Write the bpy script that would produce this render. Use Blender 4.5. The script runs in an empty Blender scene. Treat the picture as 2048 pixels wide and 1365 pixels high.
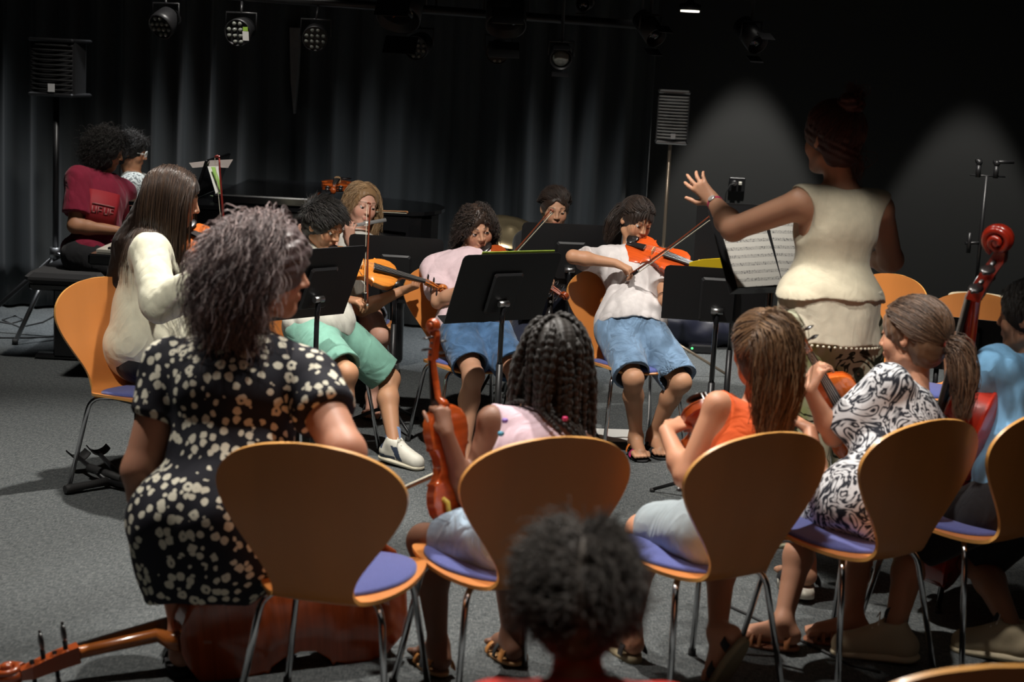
import bpy, math, random
import numpy as np
from mathutils import Vector, Matrix

random.seed(7)
RNG = np.random.default_rng(11)
SC = bpy.context.scene
COL = SC.collection
PI = math.pi
V3 = lambda *a: np.array(a, dtype=float)

# ------------------------------------------------------------------ camera
F_PX, PITCH, ROLL, CAM_Z = 3300.0, math.radians(9.67), math.radians(3.0), 1.82
_F = V3(0, math.cos(PITCH), -math.sin(PITCH))
_U0 = np.cross(V3(1, 0, 0), _F)
_R = V3(1, 0, 0) * math.cos(ROLL) + _U0 * math.sin(ROLL)
_U = -V3(1, 0, 0) * math.sin(ROLL) + _U0 * math.cos(ROLL)
CAM = V3(0, 0, CAM_Z)
cam_d = bpy.data.cameras.new('camera')
cam = bpy.data.objects.new('camera', cam_d)
COL.objects.link(cam)
cam.matrix_world = Matrix(((_R[0], _U[0], -_F[0], 0), (_R[1], _U[1], -_F[1], 0), (_R[2], _U[2], -_F[2], CAM_Z), (0, 0, 0, 1)))
cam_d.sensor_width = 36.0
cam_d.lens = 36.0 * F_PX / 2048.0
cam_d.dof.use_dof = True
cam_d.dof.focus_distance = 7.6
cam_d.dof.aperture_fstop = 3.4
cam_d.clip_end = 100
SC.camera = cam

def ray(x, y):
    return _F + _R * (x - 1024) / F_PX - _U * (y - 682.5) / F_PX
def at(x, y, Y):
    d = ray(x, y); return CAM + d * (Y / d[1])
def pix(P):
    d = np.asarray(P) - CAM; z = d @ _F; return 1024 + F_PX * (d @ _R) / z, 682.5 - F_PX * (d @ _U) / z
def atz(x, y, z):
    d = ray(x, y); return CAM + d * ((z - CAM_Z) / d[2])
def reach(parent, x, y, L, side='n'):
    """point on the sight line (x, y) at distance L of parent; n = nearer, f = farther solution"""
    d = ray(x, y); d = d / np.linalg.norm(d)
    m = CAM - parent; b = d @ m; c = m @ m - L * L; q = b * b - c
    if q <= 0:
        t = -b; p = CAM + d * t
        v = p - parent; return parent + v / np.linalg.norm(v) * L
    t = -b - math.sqrt(q) if side == 'n' else -b + math.sqrt(q)
    return CAM + d * t

# ------------------------------------------------------------------ view, world, lights
SC.view_settings.view_transform = 'Standard'
SC.view_settings.look = 'None'
SC.view_settings.gamma = 1
SC.view_settings.use_curve_mapping = False
SC.view_settings.exposure = 0.0
w = bpy.data.worlds.new('world'); SC.world = w; w.use_nodes = True
w.node_tree.nodes['Background'].inputs[0].default_value = (0.75, 0.82, 1.0, 1)
w.node_tree.nodes['Background'].inputs[1].default_value = 0.03

def spot(name, loc, aim, power, size, blend=.5, rad=.06, color=(1, .9, .76)):
    l = bpy.data.lights.new(name, 'SPOT'); l.energy = power; l.spot_size = math.radians(size); l.spot_blend = blend
    l.shadow_soft_size = rad; l.color = color
    o = bpy.data.objects.new(name, l); COL.objects.link(o); o.location = loc
    o.rotation_euler = (Vector(aim) - Vector(loc)).to_track_quat('-Z', 'Y').to_euler()
    return o
WARM, NEUT, COOL = (1, .86, .70), (1, .95, .88), (.86, .93, 1)
spot('spot_players', (-.2, 5.6, 3.7), (.15, 7.55, .75), 620, 59, .45, .05, NEUT)
spot('spot_front_row', (-.3, 5.85, 3.8), (.3, 4.3, .4), 560, 56, .3, .05, NEUT)
spot('spot_backs', (.25, 4.45, 3.8), (.25, 4.55, 0), 330, 62, .3, .06, NEUT)
spot('spot_near', (.3, 2.65, 3.8), (.2, 2.6, 0), 330, 40, .5, .06, NEUT)
spot('spot_front_left', (-2.1, 4.9, 3.8), (-1.9, 4.9, 0), 330, 84, .6, .06, NEUT)
spot('spot_left', (-.9, 7.1, 3.75), (-1.7, 6.7, .8), 680, 54, .6, .05, NEUT)
spot('spot_piano', (-1.5, 8.3, 3.7), (-2.3, 9.5, .7), 300, 56, .8, .1, NEUT)
spot('spot_rear_right', (1.9, 7.6, 3.7), (2.2, 8.3, 0), 520, 74, .7, .08, NEUT)
spot('spot_wall_left', (1.50, 10.68, 3.6), (1.50, 10.68, 0), 560, 37, .22, .03, (1, .96, .9))
spot('spot_wall_right', (3.02, 10.66, 3.6), (3.02, 10.66, 0), 340, 37, .22, .03, (1, .96, .9))
for _x in (-3.5, -2.2, -1.0, .3):
    spot('spot_curtain', (_x, 10.2, 3.6), (_x, 10.35, 0), 430, 38, .8, .1, (.92, .96, 1))
spot('spot_speaker', (.55, 8.2, 3.7), (.82, 9.7, 1.55), 60, 16, .6, .04, NEUT)
spot('spot_conductor', (1.2, 3.6, 3.8), (1.2, 5.48, .9), 230, 18.5, .35, .04, NEUT)
_hl = bpy.data.lights.new('fill_light', 'AREA'); _hl.energy = 6; _hl.size = 2.4; _hl.color = NEUT  # added weak area fill to lift the chair backs, not a room fixture
_ho = bpy.data.objects.new('fill_light', _hl); COL.objects.link(_ho); _ho.location = (.2, 1.2, 3.85)

# ------------------------------------------------------------------ mesh helpers
def tag(o, label=None, cat=None, group=None, kind=None):
    if label: o['label'] = label
    if cat: o['category'] = cat
    if group: o['group'] = group
    if kind: o['kind'] = kind
    return o
def empty(name, loc=(0, 0, 0), label=None, cat=None, group=None, rz=0):
    o = bpy.data.objects.new(name, None); COL.objects.link(o); o.location = loc; o.rotation_euler = (0, 0, rz)
    o.empty_display_size = .05
    return tag(o, label, cat, group)
def link(name, me, mat, parent=None, keep=False):
    """link a mesh; verts are in parent-local space unless keep (then in world space)"""
    o = bpy.data.objects.new(name, me); COL.objects.link(o)
    if mat is not None:
        for m in (mat if isinstance(mat, (list, tuple)) else [mat]): me.materials.append(m)
    if parent is not None:
        o.parent = parent
        if keep: o.matrix_parent_inverse = Matrix.Translation(parent.location).inverted()
    return o
def np_mesh(name, v, f, smooth=True, col=None, mi=None):
    me = bpy.data.meshes.new(name)
    v = np.asarray(v, dtype=np.float32); f = np.asarray(f, dtype=np.int32)
    me.vertices.add(len(v)); me.vertices.foreach_set('co', v.ravel())
    n, k = f.shape
    me.loops.add(n * k); me.loops.foreach_set('vertex_index', f.ravel())
    me.polygons.add(n); me.polygons.foreach_set('loop_start', np.arange(0, n * k, k, dtype=np.int32))
    if mi is not None: me.polygons.foreach_set('material_index', np.asarray(mi, dtype=np.int32))
    me.polygons.foreach_set('use_smooth', np.full(n, smooth))
    me.update(calc_edges=True)
    if col is not None:
        a = me.color_attributes.new('Col', 'FLOAT_COLOR', 'POINT')
        c = np.ones((len(v), 4), dtype=np.float32); c[:, :3] = col
        a.data.foreach_set('color', c.ravel())
    return me

class MB:
    """collects simple shapes into one mesh"""
    def __init__(s): s.v = []; s.f = []; s.sm = []
    def add(s, vs, fs, smooth=False):
        b = len(s.v); s.v += [tuple(map(float, p)) for p in vs]; s.f += [tuple(i + b for i in f) for f in fs]; s.sm += [smooth] * len(fs)
        return s
    def box(s, c, d, R=None, bev=0):
        hx, hy, hz = d[0] / 2, d[1] / 2, d[2] / 2
        if bev <= 0:
            P = [(-hx, -hy, -hz), (hx, -hy, -hz), (hx, hy, -hz), (-hx, hy, -hz), (-hx, -hy, hz), (hx, -hy, hz), (hx, hy, hz), (-hx, hy, hz)]
            Fs = [(0, 3, 2, 1), (4, 5, 6, 7), (0, 1, 5, 4), (1, 2, 6, 5), (2, 3, 7, 6), (3, 0, 4, 7)]
        else:
            b = min(bev, hx * .9, hy * .9, hz * .9); P = []; Fs = []
            for z, i in ((-hz, b), (-hz + b, 0), (hz - b, 0), (hz, b)):
                X, Y = hx - i, hy - i
                P += [(-X + b, -Y, z), (X - b, -Y, z), (X, -Y + b, z), (X, Y - b, z), (X - b, Y, z), (-X + b, Y, z), (-X, Y - b, z), (-X, -Y + b, z)]
            for k in range(3):
                for j in range(8): Fs.append((k * 8 + j, k * 8 + (j + 1) % 8, k * 8 + 8 + (j + 1) % 8, k * 8 + 8 + j))
            Fs += [tuple(range(7, -1, -1)), tuple(range(24, 32))]
        c = Vector(c)
        return s.add([(R @ Vector(p) if R else Vector(p)) + c for p in P], Fs)
    def tube(s, pts, r, n=10, cap=True, flat=1.0):
        pts = [np.array(p, float) for p in pts]; m = len(pts)
        rr = r if isinstance(r, (list, tuple, np.ndarray)) else [r] * m
        t0 = pts[1] - pts[0]; t0 = t0 / np.linalg.norm(t0)
        a = np.cross(t0, V3(0, 0, 1) if abs(t0[2]) < .9 else V3(1, 0, 0)); a /= np.linalg.norm(a)
        vs = []; fs = []
        for i in range(m):
            t = pts[min(i + 1, m - 1)] - pts[max(i - 1, 0)]; t = t / (np.linalg.norm(t) + 1e-9)
            a = a - t * (a @ t); a /= np.linalg.norm(a) + 1e-9; b = np.cross(t, a)
            for j in range(n):
                q = 2 * PI * j / n; vs.append(pts[i] + (a * math.cos(q) + b * math.sin(q) * flat) * rr[i])
        for i in range(m - 1):
            for j in range(n): fs.append((i * n + j, i * n + (j + 1) % n, (i + 1) * n + (j + 1) % n, (i + 1) * n + j))
        s.add(vs, fs, True)
        if cap:
            b0 = len(s.v) - len(vs)
            s.f += [tuple(b0 + j for j in range(n - 1, -1, -1)), tuple(b0 + (m - 1) * n + j for j in range(n))]; s.sm += [False, False]
        return s
    def lathe(s, c, prof, n=24, axis=(0, 0, 1)):
        """prof = [(radius, height)...] about axis through c"""
        ax = Vector(axis).normalized(); q = Vector((0, 0, 1)).rotation_difference(ax); c = Vector(c); vs = []; fs = []
        for r, h in prof:
            for j in range(n):
                t = 2 * PI * j / n; vs.append(c + q @ Vector((r * math.cos(t), r * math.sin(t), h)))
        for i in range(len(prof) - 1):
            for j in range(n): fs.append((i * n + j, i * n + (j + 1) % n, (i + 1) * n + (j + 1) % n, (i + 1) * n + j))
        s.add(vs, fs, True)
        b0 = len(s.v) - len(vs)
        s.f += [tuple(b0 + j for j in range(n - 1, -1, -1)), tuple(b0 + (len(prof) - 1) * n + j for j in range(n))]; s.sm += [False, False]
        return s
    def prism(s, outline, z0, z1, smooth=False):
        n = len(outline)
        vs = [(x, y, z0) for x, y in outline] + [(x, y, z1) for x, y in outline]
        fs = [(i, (i + 1) % n, n + (i + 1) % n, n + i) for i in range(n)]
        s.add(vs, fs, smooth); b0 = len(s.v) - 2 * n
        s.f += [tuple(b0 + j for j in range(n - 1, -1, -1)), tuple(b0 + n + j for j in range(n))]; s.sm += [False, False]
        return s
    def ball(s, c, r, n=12, m=8):
        r = r if isinstance(r, (tuple, list)) else (r, r, r); c = np.array(c, float); vs = []; fs = []
        for i in range(m + 1):
            a = PI * i / m
            for j in range(n):
                b = 2 * PI * j / n; vs.append(c + V3(r[0] * math.sin(a) * math.cos(b), r[1] * math.sin(a) * math.sin(b), r[2] * math.cos(a)))
        for i in range(m):
            for j in range(n): fs.append((i * n + j, (i + 1) * n + j, (i + 1) * n + (j + 1) % n, i * n + (j + 1) % n))
        return s.add(vs, fs, True)
    def mesh(s, name='m', M=None):
        me = bpy.data.meshes.new(name); me.from_pydata(s.v, [], s.f)
        me.polygons.foreach_set('use_smooth', s.sm); me.update()
        if M is not None: me.transform(M)
        return me
    def build(s, name, mat, parent=None, M=None, keep=False):
        return link(name, s.mesh(name, M), mat, parent, keep)

def frame_M(origin, x, y, z):
    return Matrix(((x[0], y[0], z[0], origin[0]), (x[1], y[1], z[1], origin[1]), (x[2], y[2], z[2], origin[2]), (0, 0, 0, 1)))
def unit(v): v = np.asarray(v, float); return v / (np.linalg.norm(v) + 1e-12)

# ------------------------------------------------------------------ materials
def mat(name, col=(.5, .5, .5), rough=.5, metal=0.0, spec=.5, coat=0, sheen=0, attr=False, noise=None, bump=None, sss=0, emit=None, alpha=None, folds=None):
    """noise=(scale, amount, detail) varies the colour, bump=(scale, strength) relief"""
    m = bpy.data.materials.new(name); m.use_nodes = True; nt = m.node_tree; b = nt.nodes['Principled BSDF']
    b.inputs['Base Color'].default_value = (*col, 1); b.inputs['Roughness'].default_value = rough; b.inputs['Metallic'].default_value = metal
    b.inputs['Specular IOR Level'].default_value = spec; b.inputs['Coat Weight'].default_value = coat; b.inputs['Coat Roughness'].default_value = .12
    b.inputs['Sheen Weight'].default_value = sheen
    src = None
    if attr:
        a = nt.nodes.new('ShaderNodeAttribute'); a.attribute_name = 'Col'; src = a.outputs['Color']
    if noise:
        tc = nt.nodes.new('ShaderNodeTexCoord'); n = nt.nodes.new('ShaderNodeTexNoise')
        n.inputs['Scale'].default_value = noise[0]; n.inputs['Detail'].default_value = noise[2] if len(noise) > 2 else 3
        mp = nt.nodes.new('ShaderNodeMapping'); nt.links.new(tc.outputs['Object'], mp.inputs[0]); nt.links.new(mp.outputs[0], n.inputs['Vector'])
        if len(noise) > 3: mp.inputs['Scale'].default_value = noise[3]
        mr = nt.nodes.new('ShaderNodeMapRange'); mr.inputs['From Min'].default_value = .3; mr.inputs['From Max'].default_value = .7
        mr.inputs['To Min'].default_value = 1 - noise[1]; mr.inputs['To Max'].default_value = 1 + noise[1]; nt.links.new(n.outputs['Fac'], mr.inputs['Value'])
        mx = nt.nodes.new('ShaderNodeVectorMath'); mx.operation = 'SCALE'; nt.links.new(mr.outputs[0], mx.inputs['Scale'])
        if src: nt.links.new(src, mx.inputs[0])
        else: mx.inputs[0].default_value = col
        src = mx.outputs[0]
    if src: nt.links.new(src, b.inputs['Base Color'])
    if bump:
        tc = nt.nodes.new('ShaderNodeTexCoord'); n = nt.nodes.new('ShaderNodeTexNoise'); n.inputs['Scale'].default_value = bump[0]; n.inputs['Detail'].default_value = 4
        bp = nt.nodes.new('ShaderNodeBump'); bp.inputs['Strength'].default_value = bump[1]; bp.inputs['Distance'].default_value = bump[2] if len(bump) > 2 else .01
        nt.links.new(tc.outputs['Object'], n.inputs['Vector']); nt.links.new(n.outputs['Fac'], bp.inputs['Height']); nt.links.new(bp.outputs[0], b.inputs['Normal'])
        if folds:
            n2 = nt.nodes.new('ShaderNodeTexNoise'); n2.inputs['Scale'].default_value = folds[0]; n2.inputs['Detail'].default_value = 2; n2.inputs['Distortion'].default_value = 1.6
            mp2 = nt.nodes.new('ShaderNodeMapping'); mp2.inputs['Scale'].default_value = (1, 1, .55); mp2.inputs['Rotation'].default_value = (.3, .5, .2)
            pp = nt.nodes.new('ShaderNodeMath'); pp.operation = 'PINGPONG'; pp.inputs[1].default_value = .14
            b2 = nt.nodes.new('ShaderNodeBump'); b2.inputs['Strength'].default_value = folds[1]; b2.inputs['Distance'].default_value = folds[2]
            nt.links.new(tc.outputs['Object'], mp2.inputs[0]); nt.links.new(mp2.outputs[0], n2.inputs['Vector']); nt.links.new(n2.outputs['Fac'], pp.inputs[0]); nt.links.new(pp.outputs[0], b2.inputs['Height']); nt.links.new(b2.outputs[0], bp.inputs['Normal'])
    if sss:
        b.inputs['Subsurface Weight'].default_value = sss; b.inputs['Subsurface Radius'].default_value = (1, .35, .2); b.inputs['Subsurface Scale'].default_value = .012
    if emit: b.inputs['Emission Color'].default_value = (*emit[0], 1); b.inputs['Emission Strength'].default_value = emit[1]
    if alpha is not None: b.inputs['Alpha'].default_value = alpha
    return m
def hair_mat(name, col, col2, rough=.38):
    m = bpy.data.materials.new(name); m.use_nodes = True; nt = m.node_tree; b = nt.nodes['Principled BSDF']
    g = nt.nodes.new('ShaderNodeNewGeometry'); mx = nt.nodes.new('ShaderNodeMix'); mx.data_type = 'RGBA'
    mx.inputs['A'].default_value = (*col, 1); mx.inputs['B'].default_value = (*col2, 1)
    nt.links.new(g.outputs['Random Per Island'], mx.inputs['Factor']); nt.links.new(mx.outputs['Result'], b.inputs['Base Color'])
    b.inputs['Roughness'].default_value = rough + .1; b.inputs['Specular IOR Level'].default_value = .4
    b.inputs['Sheen Weight'].default_value = .1
    return m
SKIN = mat('skin', rough=.52, attr=True, sss=.12, spec=.35, bump=(180, .08, .002))
M_black = mat('black_metal', (.012, .012, .013), .42)
M_gloss = mat('black_gloss', (.008, .008, .009), .12, coat=.6)
M_matte = mat('black_matte', (.012, .012, .013), .8)
M_chrome = mat('chrome', (.62, .62, .63), .16, 1.0)
M_steel = mat('brushed_steel', (.45, .45, .45), .35, 1.0)
M_silver = mat('silver', (.85, .85, .84), .3, .75)
M_rubber = mat('black_rubber', (.02, .02, .02), .7)
M_white = mat('white_paper', (.8, .79, .75), .7)
M_ivory = mat('ivory_shell', (.75, .72, .62), .4)
M_ebony = mat('ebony', (.012, .010, .010), .3, coat=.3)
M_ply = mat('beech_plywood', (.60, .215, .050), .42, coat=.25, noise=(6, .10, 4, (1, 1, .12)))
M_plyedge = mat('plywood_edge', (.70, .34, .09), .4, coat=.3)
M_pad = mat('blue_upholstery', (.075, .095, .30), .9, sheen=.3, noise=(300, .2), bump=(500, .2, .002))
M_iris = mat('brown_iris', (.05, .025, .012), .15)
M_sclera = mat('eye_white', (.72, .68, .64), .25)
M_pupil = mat('pupil', (.004, .004, .004), .08)

# ------------------------------------------------------------------ implicit surfaces
class Field:
    def __init__(s): s.p = []
    def cone(s, a, b, r1, r2=None, k=.02, op='+', flat=None, cut=None):
        a = np.array(a, float); b = np.array(b, float); r2 = r1 if r2 is None else r2; R = max(r1, r2) * 1.02
        s.p.append(('c', op, k, np.minimum(a, b) - R, np.maximum(a, b) + R, (a, b, r1, r2, flat), cut)); return s
    def ell(s, c, r, fr=None, k=.02, op='+', cut=None):
        c = np.array(c, float); r = np.array(r, float); fr = np.eye(3) if fr is None else np.array(fr, float)   # rows = axes
        h = np.sqrt(((fr.T * r) ** 2).sum(1)) * 1.02
        s.p.append(('e', op, k, c - h, c + h, (c, r, fr), cut)); return s
    def ball(s, c, r, k=.02, op='+', cut=None): return s.ell(c, (r, r, r), None, k, op, cut)
    def mesh(s, vox=.005, disp=None):
        plus = [q for q in s.p if q[1] == '+']
        lo = np.min([q[3] for q in plus], 0) - 4 * vox; hi = np.max([q[4] for q in plus], 0) + 4 * vox
        n = np.ceil((hi - lo) / vox).astype(int) + 1
        ax = [(lo[i] + np.arange(n[i]) * vox).astype(np.float32) for i in range(3)]
        A = np.full(n, .2, np.float32)
        for ty, op, k, l, h, par, cut in s.p:
            m = k + 3 * vox
            i0 = np.clip(np.floor((l - m - lo) / vox).astype(int), 0, n); i1 = np.clip(np.ceil((h + m - lo) / vox).astype(int) + 1, 0, n)
            if (i1 <= i0).any(): continue
            sl = tuple(slice(i0[i], i1[i]) for i in range(3))
            X = ax[0][sl[0]][:, None, None]; Y = ax[1][sl[1]][None, :, None]; Z = ax[2][sl[2]][None, None, :]
            if ty == 'c':
                a, b, r1, r2, flat = par
                px, py, pz = X - np.float32(a[0]), Y - np.float32(a[1]), Z - np.float32(a[2])
                ba = (b - a).astype(np.float32)
                if flat is not None:
                    nn, ff = flat; nn = np.asarray(nn, np.float32); dn = (px * nn[0] + py * nn[1] + pz * nn[2]) * np.float32(1 / ff - 1)
                    px = px + dn * nn[0]; py = py + dn * nn[1]; pz = pz + dn * nn[2]
                t = np.clip((px * ba[0] + py * ba[1] + pz * ba[2]) / max(float(ba @ ba), 1e-9), 0, 1)
                D = np.sqrt((px - ba[0] * t) ** 2 + (py - ba[1] * t) ** 2 + (pz - ba[2] * t) ** 2) - (np.float32(r1) + np.float32(r2 - r1) * t)
                if flat is not None: D = D * np.float32(min(1, ff) ** .5)
            else:
                c, r, fr = par; px, py, pz = X - np.float32(c[0]), Y - np.float32(c[1]), Z - np.float32(c[2])
                k0 = 0; k1 = 0
                for i in range(3):
                    q = px * np.float32(fr[i][0]) + py * np.float32(fr[i][1]) + pz * np.float32(fr[i][2])
                    k0 = k0 + (q / np.float32(r[i])) ** 2; k1 = k1 + (q / np.float32(r[i] ** 2)) ** 2
                k0 = np.sqrt(k0); D = k0 * (k0 - 1) / (np.sqrt(k1) + 1e-6)
            if cut is not None:
                for (pt, nr) in (cut if isinstance(cut, list) else [cut]):
                    pl = (X - np.float32(pt[0])) * np.float32(nr[0]) + (Y - np.float32(pt[1])) * np.float32(nr[1]) + (Z - np.float32(pt[2])) * np.float32(nr[2])
                    D = np.maximum(D, pl)
            B = A[sl]; k = np.float32(max(k, 1e-4))
            if op == '+':
                H = np.clip(.5 + .5 * (B - D) / k, 0, 1); A[sl] = B + (D - B) * H - k * H * (1 - H)
            elif op == '-':
                H = np.clip(.5 - .5 * (B + D) / k, 0, 1); A[sl] = B + (-D - B) * H + k * H * (1 - H)
        if disp is not None:
            idx = np.nonzero(np.abs(A) < 5 * vox)
            P = np.stack([ax[i][idx[i]] for i in range(3)], 1)
            A[idx] += disp(P).astype(np.float32)
        A[0] = A[-1] = .2; A[:, 0] = A[:, -1] = .2; A[:, :, 0] = A[:, :, -1] = .2
        return nets(A, lo, vox)
def nets(A, lo, vox):
    S = A < 0
    c = [S[dx:S.shape[0] - 1 + dx, dy:S.shape[1] - 1 + dy, dz:S.shape[2] - 1 + dz] for dx in (0, 1) for dy in (0, 1) for dz in (0, 1)]
    cnt = np.zeros(c[0].shape, np.int8)
    for q in c: cnt += q
    act = (cnt > 0) & (cnt < 8)
    I = np.nonzero(act); idm = np.full(act.shape, -1, np.int32); idm[I] = np.arange(len(I[0]))
    off = [(dx, dy, dz) for dx in (0, 1) for dy in (0, 1) for dz in (0, 1)]
    val = [A[I[0] + o[0], I[1] + o[1], I[2] + o[2]] for o in off]
    acc = np.zeros((len(I[0]), 3), np.float32); num = np.zeros(len(I[0]), np.float32)
    for i in range(8):
        for j in range(i + 1, 8):
            d = np.array(off[j]) - np.array(off[i])
            if np.abs(d).sum() != 1: continue
            m = (val[i] < 0) != (val[j] < 0)
            t = val[i][m] / (val[i][m] - val[j][m])
            acc[m] += np.array(off[i], np.float32) + t[:, None] * d.astype(np.float32); num[m] += 1
    v = np.stack(I, 1) + acc / num[:, None]
    v = lo + v * vox
    F = []
    for a in range(3):
        b, e = [(1, 2), (2, 0), (0, 1)][a]
        sl0 = [slice(None)] * 3; sl1 = [slice(None)] * 3; sl0[a] = slice(0, -1); sl1[a] = slice(1, None)
        s0 = S[tuple(sl0)]; s1 = S[tuple(sl1)]; ch = s0 != s1
        J = np.nonzero(ch); inside = s0[J]
        J = list(J); ok = (J[b] > 0) & (J[e] > 0) & (J[b] < S.shape[b] - 1) & (J[e] < S.shape[e] - 1)
        J = [q[ok] for q in J]; inside = inside[ok]
        def cid(db, de):
            q = list(J); q[b] = q[b] + db; q[e] = q[e] + de; return idm[tuple(q)]
        quad = np.stack([cid(-1, -1), cid(0, -1), cid(0, 0), cid(-1, 0)], 1)
        quad[~inside] = quad[~inside][:, ::-1]
        F.append(quad)
    F = np.concatenate(F); F = F[(F >= 0).all(1)]
    return v, F
def wrinkle(seed, scale=9., amp=.004, stretch=(1, 1, 1)):
    """smooth folds: warped ridged sine noise"""
    g = np.random.default_rng(seed); K = g.normal(size=(5, 3)) * scale * np.array(stretch); ph = g.uniform(0, 6.3, 5); W = g.normal(size=(3, 3)) * scale * .5; wp = g.uniform(0, 6.3, 3)
    def fn(P):
        w_ = np.sin(P @ W.T + wp) * .8; o = 0
        for i in range(5): o = o + (1 - 2 * np.abs(np.sin(P @ K[i] * (1 + .35 * i) + ph[i] + w_[:, i % 3] * 1.6))) / (1 + .5 * i)
        return o * amp * .45
    return fn

# ------------------------------------------------------------------ people
def yawdir(yaw, pitch=0):
    """yaw 0 looks away from the camera (+y), 90 to the right (+x), 180 at the camera; pitch down"""
    a, p = math.radians(yaw), math.radians(pitch)
    return V3(math.sin(a) * math.cos(p), math.cos(a) * math.cos(p), -math.sin(p))
UP = V3(0, 0, 1)
class Person: pass

def hand_prims(Fd, wr, d, pn, side, sc, curl=(.5, .5, .5, .5), thumb=.5, spread=.12, tips=None):
    """palm from wrist wr along d, palm faces pn; side +1 when the thumb leaves towards cross(d, pn)"""
    d = unit(d); pn = unit(pn - d * (pn @ d)); s = np.cross(d, pn) * side          # s = thumb side
    L = .085 * sc
    kn = wr + d * L
    Fd.cone(wr, wr + d * .02 * sc, .021 * sc, .024 * sc, .012 * sc, flat=(pn, .72))
    Fd.cone(wr + d * .02 * sc + s * .014 * sc, kn + s * .020 * sc, .016 * sc, .0125 * sc, .012 * sc)
    Fd.cone(wr + d * .02 * sc, kn, .016 * sc, .0125 * sc, .012 * sc)
    Fd.cone(wr + d * .02 * sc - s * .012 * sc, kn - s * .020 * sc - d * .008 * sc, .015 * sc, .0115 * sc, .012 * sc)
    for i, (o, ln, fr) in enumerate(((.026, .070, .0088), (.009, .078, .0090), (-.009, .072, .0086), (-.026, .056, .0076))):
        p = kn + s * o * sc - d * (.006 * sc * (i == 3)); c = curl[i]
        dd = unit(d + s * (o / .026) * spread); ang = 0; r = fr * sc
        for seg, (fl, bend) in enumerate(((.44, c * 1.15), (.31, c * 1.5), (.25, c * .9))):
            ang += bend; v = dd * math.cos(ang) + pn * math.sin(ang)
            q = p + v * ln * fl * sc; Fd.cone(p, q, r, r * .9, .0035 * sc); p = q; r *= .9
    tb = wr + d * .022 * sc + s * .022 * sc + pn * .006 * sc
    v1 = unit(d * .75 + s * (.85 - .45 * thumb) + pn * (.25 + .55 * thumb))
    v2 = unit(d * .95 + s * (.35 - .55 * thumb) + pn * (.25 + .5 * thumb))
    p1 = tb + v1 * .040 * sc; Fd.cone(tb, p1, .0145 * sc, .0105 * sc, .010 * sc)
    p2 = p1 + v2 * .030 * sc; Fd.cone(p1, p2, .0100 * sc, .0092 * sc, .004 * sc); Fd.cone(p2, p2 + unit(v2 + pn * .3 * thumb) * .022 * sc, .0090 * sc, .0075 * sc, .003 * sc)

def head_prims(Fd, P):
    c, f, u, r, s = P.hc, P.hf, P.hu, P.hr, P.hs
    W = lambda x, y, z: c + (r * x + f * y + u * z) * s
    fr = np.array([r, f, u])
    E_ = lambda x, y, z, R, k=.02, op='+', fr_=fr: Fd.ell(W(x, y, z), np.array(R) * s, fr_, k * s, op)
    E_(0, -.012, .032, (.074, .094, .080), .01)
    E_(0, .026, -.030, (.056, .060, .076), .03)
    E_(0, .056, -.088, (.022, .020, .016), .03)
    for x in (-1, 1):
        E_(x * .036, .050, -.030, (.024, .024, .026), .025)
        Fd.cone(W(x * .050, -.008, -.060), W(x * .018, .055, -.094), .016 * s, .013 * s, .03 * s)
    for x in (-1, 1): Fd.cone(W(x * .014, .080, .020), W(x * .042, .066, .022), .010 * s, .008 * s, .014 * s)
    for x in (-1, 1): E_(x * .031, .097, .003, (.016, .016, .011), .012, '-')
    Fd.cone(W(0, .084, .010), W(0, .101, -.026), .0065 * s, .0095 * s, .010 * s)
    for x in (-1, 1): E_(x * .011, .090, -.030, (.0075, .010, .0065), .006)
    for x in (-1, 1):   # lids
        fr2 = fr
        Fd.ell(W(x * .031, .0735, .003), np.array((.0145, .0145, .0145)) * s, fr2, .004 * s, '+', cut=(W(0, .08, .0065), -(u * .93 + f * .35) if not P.eyes_down else -(u * .7 + f * .7) * 1.0))
    Fd.cone(W(-.016, .083, -.0535), W(.016, .083, -.0535), .0062 * s, None, .006 * s)
    Fd.cone(W(-.012, .0825, -.0625), W(.012, .0825, -.0625), .0070 * s, None, .006 * s)
    Fd.cone(W(0, .086, -.0525), W(0, .0865, -.0545), .0055 * s, None, .006 * s)
    Fd.cone(W(-.024, .094, -.0582), W(.024, .094, -.0582), .0045 * s, None, .003 * s, '-')
    if P.ears:
        for x in (-1, 1):
            e2 = unit(r * x + f * .35 - u * 0); f2 = unit(np.cross(u, e2)); fr3 = np.array([e2, f2, u])
            E_(x * .077, -.008, -.002, (.0075, .019, .030), .008, '+', fr3)
            E_(x * .084, -.002, .000, (.006, .010, .018), .004, '-', fr3)
    P.W = W

def head_paint(P, v, col):
    c, f, u, r, s = P.hc, P.hf, P.hu, P.hr, P.hs
    q = (v - c) / s; x, y, z = q @ r, q @ f, q @ u
    near = (np.abs(x) < .1) & (np.abs(y) < .13) & (np.abs(z) < .13)
    lip = near & (y > .072) & ((x / .021) ** 2 + ((z + .0582) / .0095) ** 2 < 1)
    col[lip] = col[lip] * .45 + np.array(P.lip) * .55
    ax = np.abs(x)
    br = near & (y > .05) & (ax > .014) & (ax < .050) & (np.abs(z - (.026 + .004 * np.sin((ax - .014) / .036 * 3.0))) < .0042 - (ax - .014) * .05)
    col[br] = col[br] * .25 + np.array(P.brow) * .75
    ch = near & (y > .03) & ((ax - .040) ** 2 + (z + .03) ** 2 < .02 ** 2)
    col[ch] = col[ch] * np.array((1.04, .93, .92))
    return col

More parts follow.
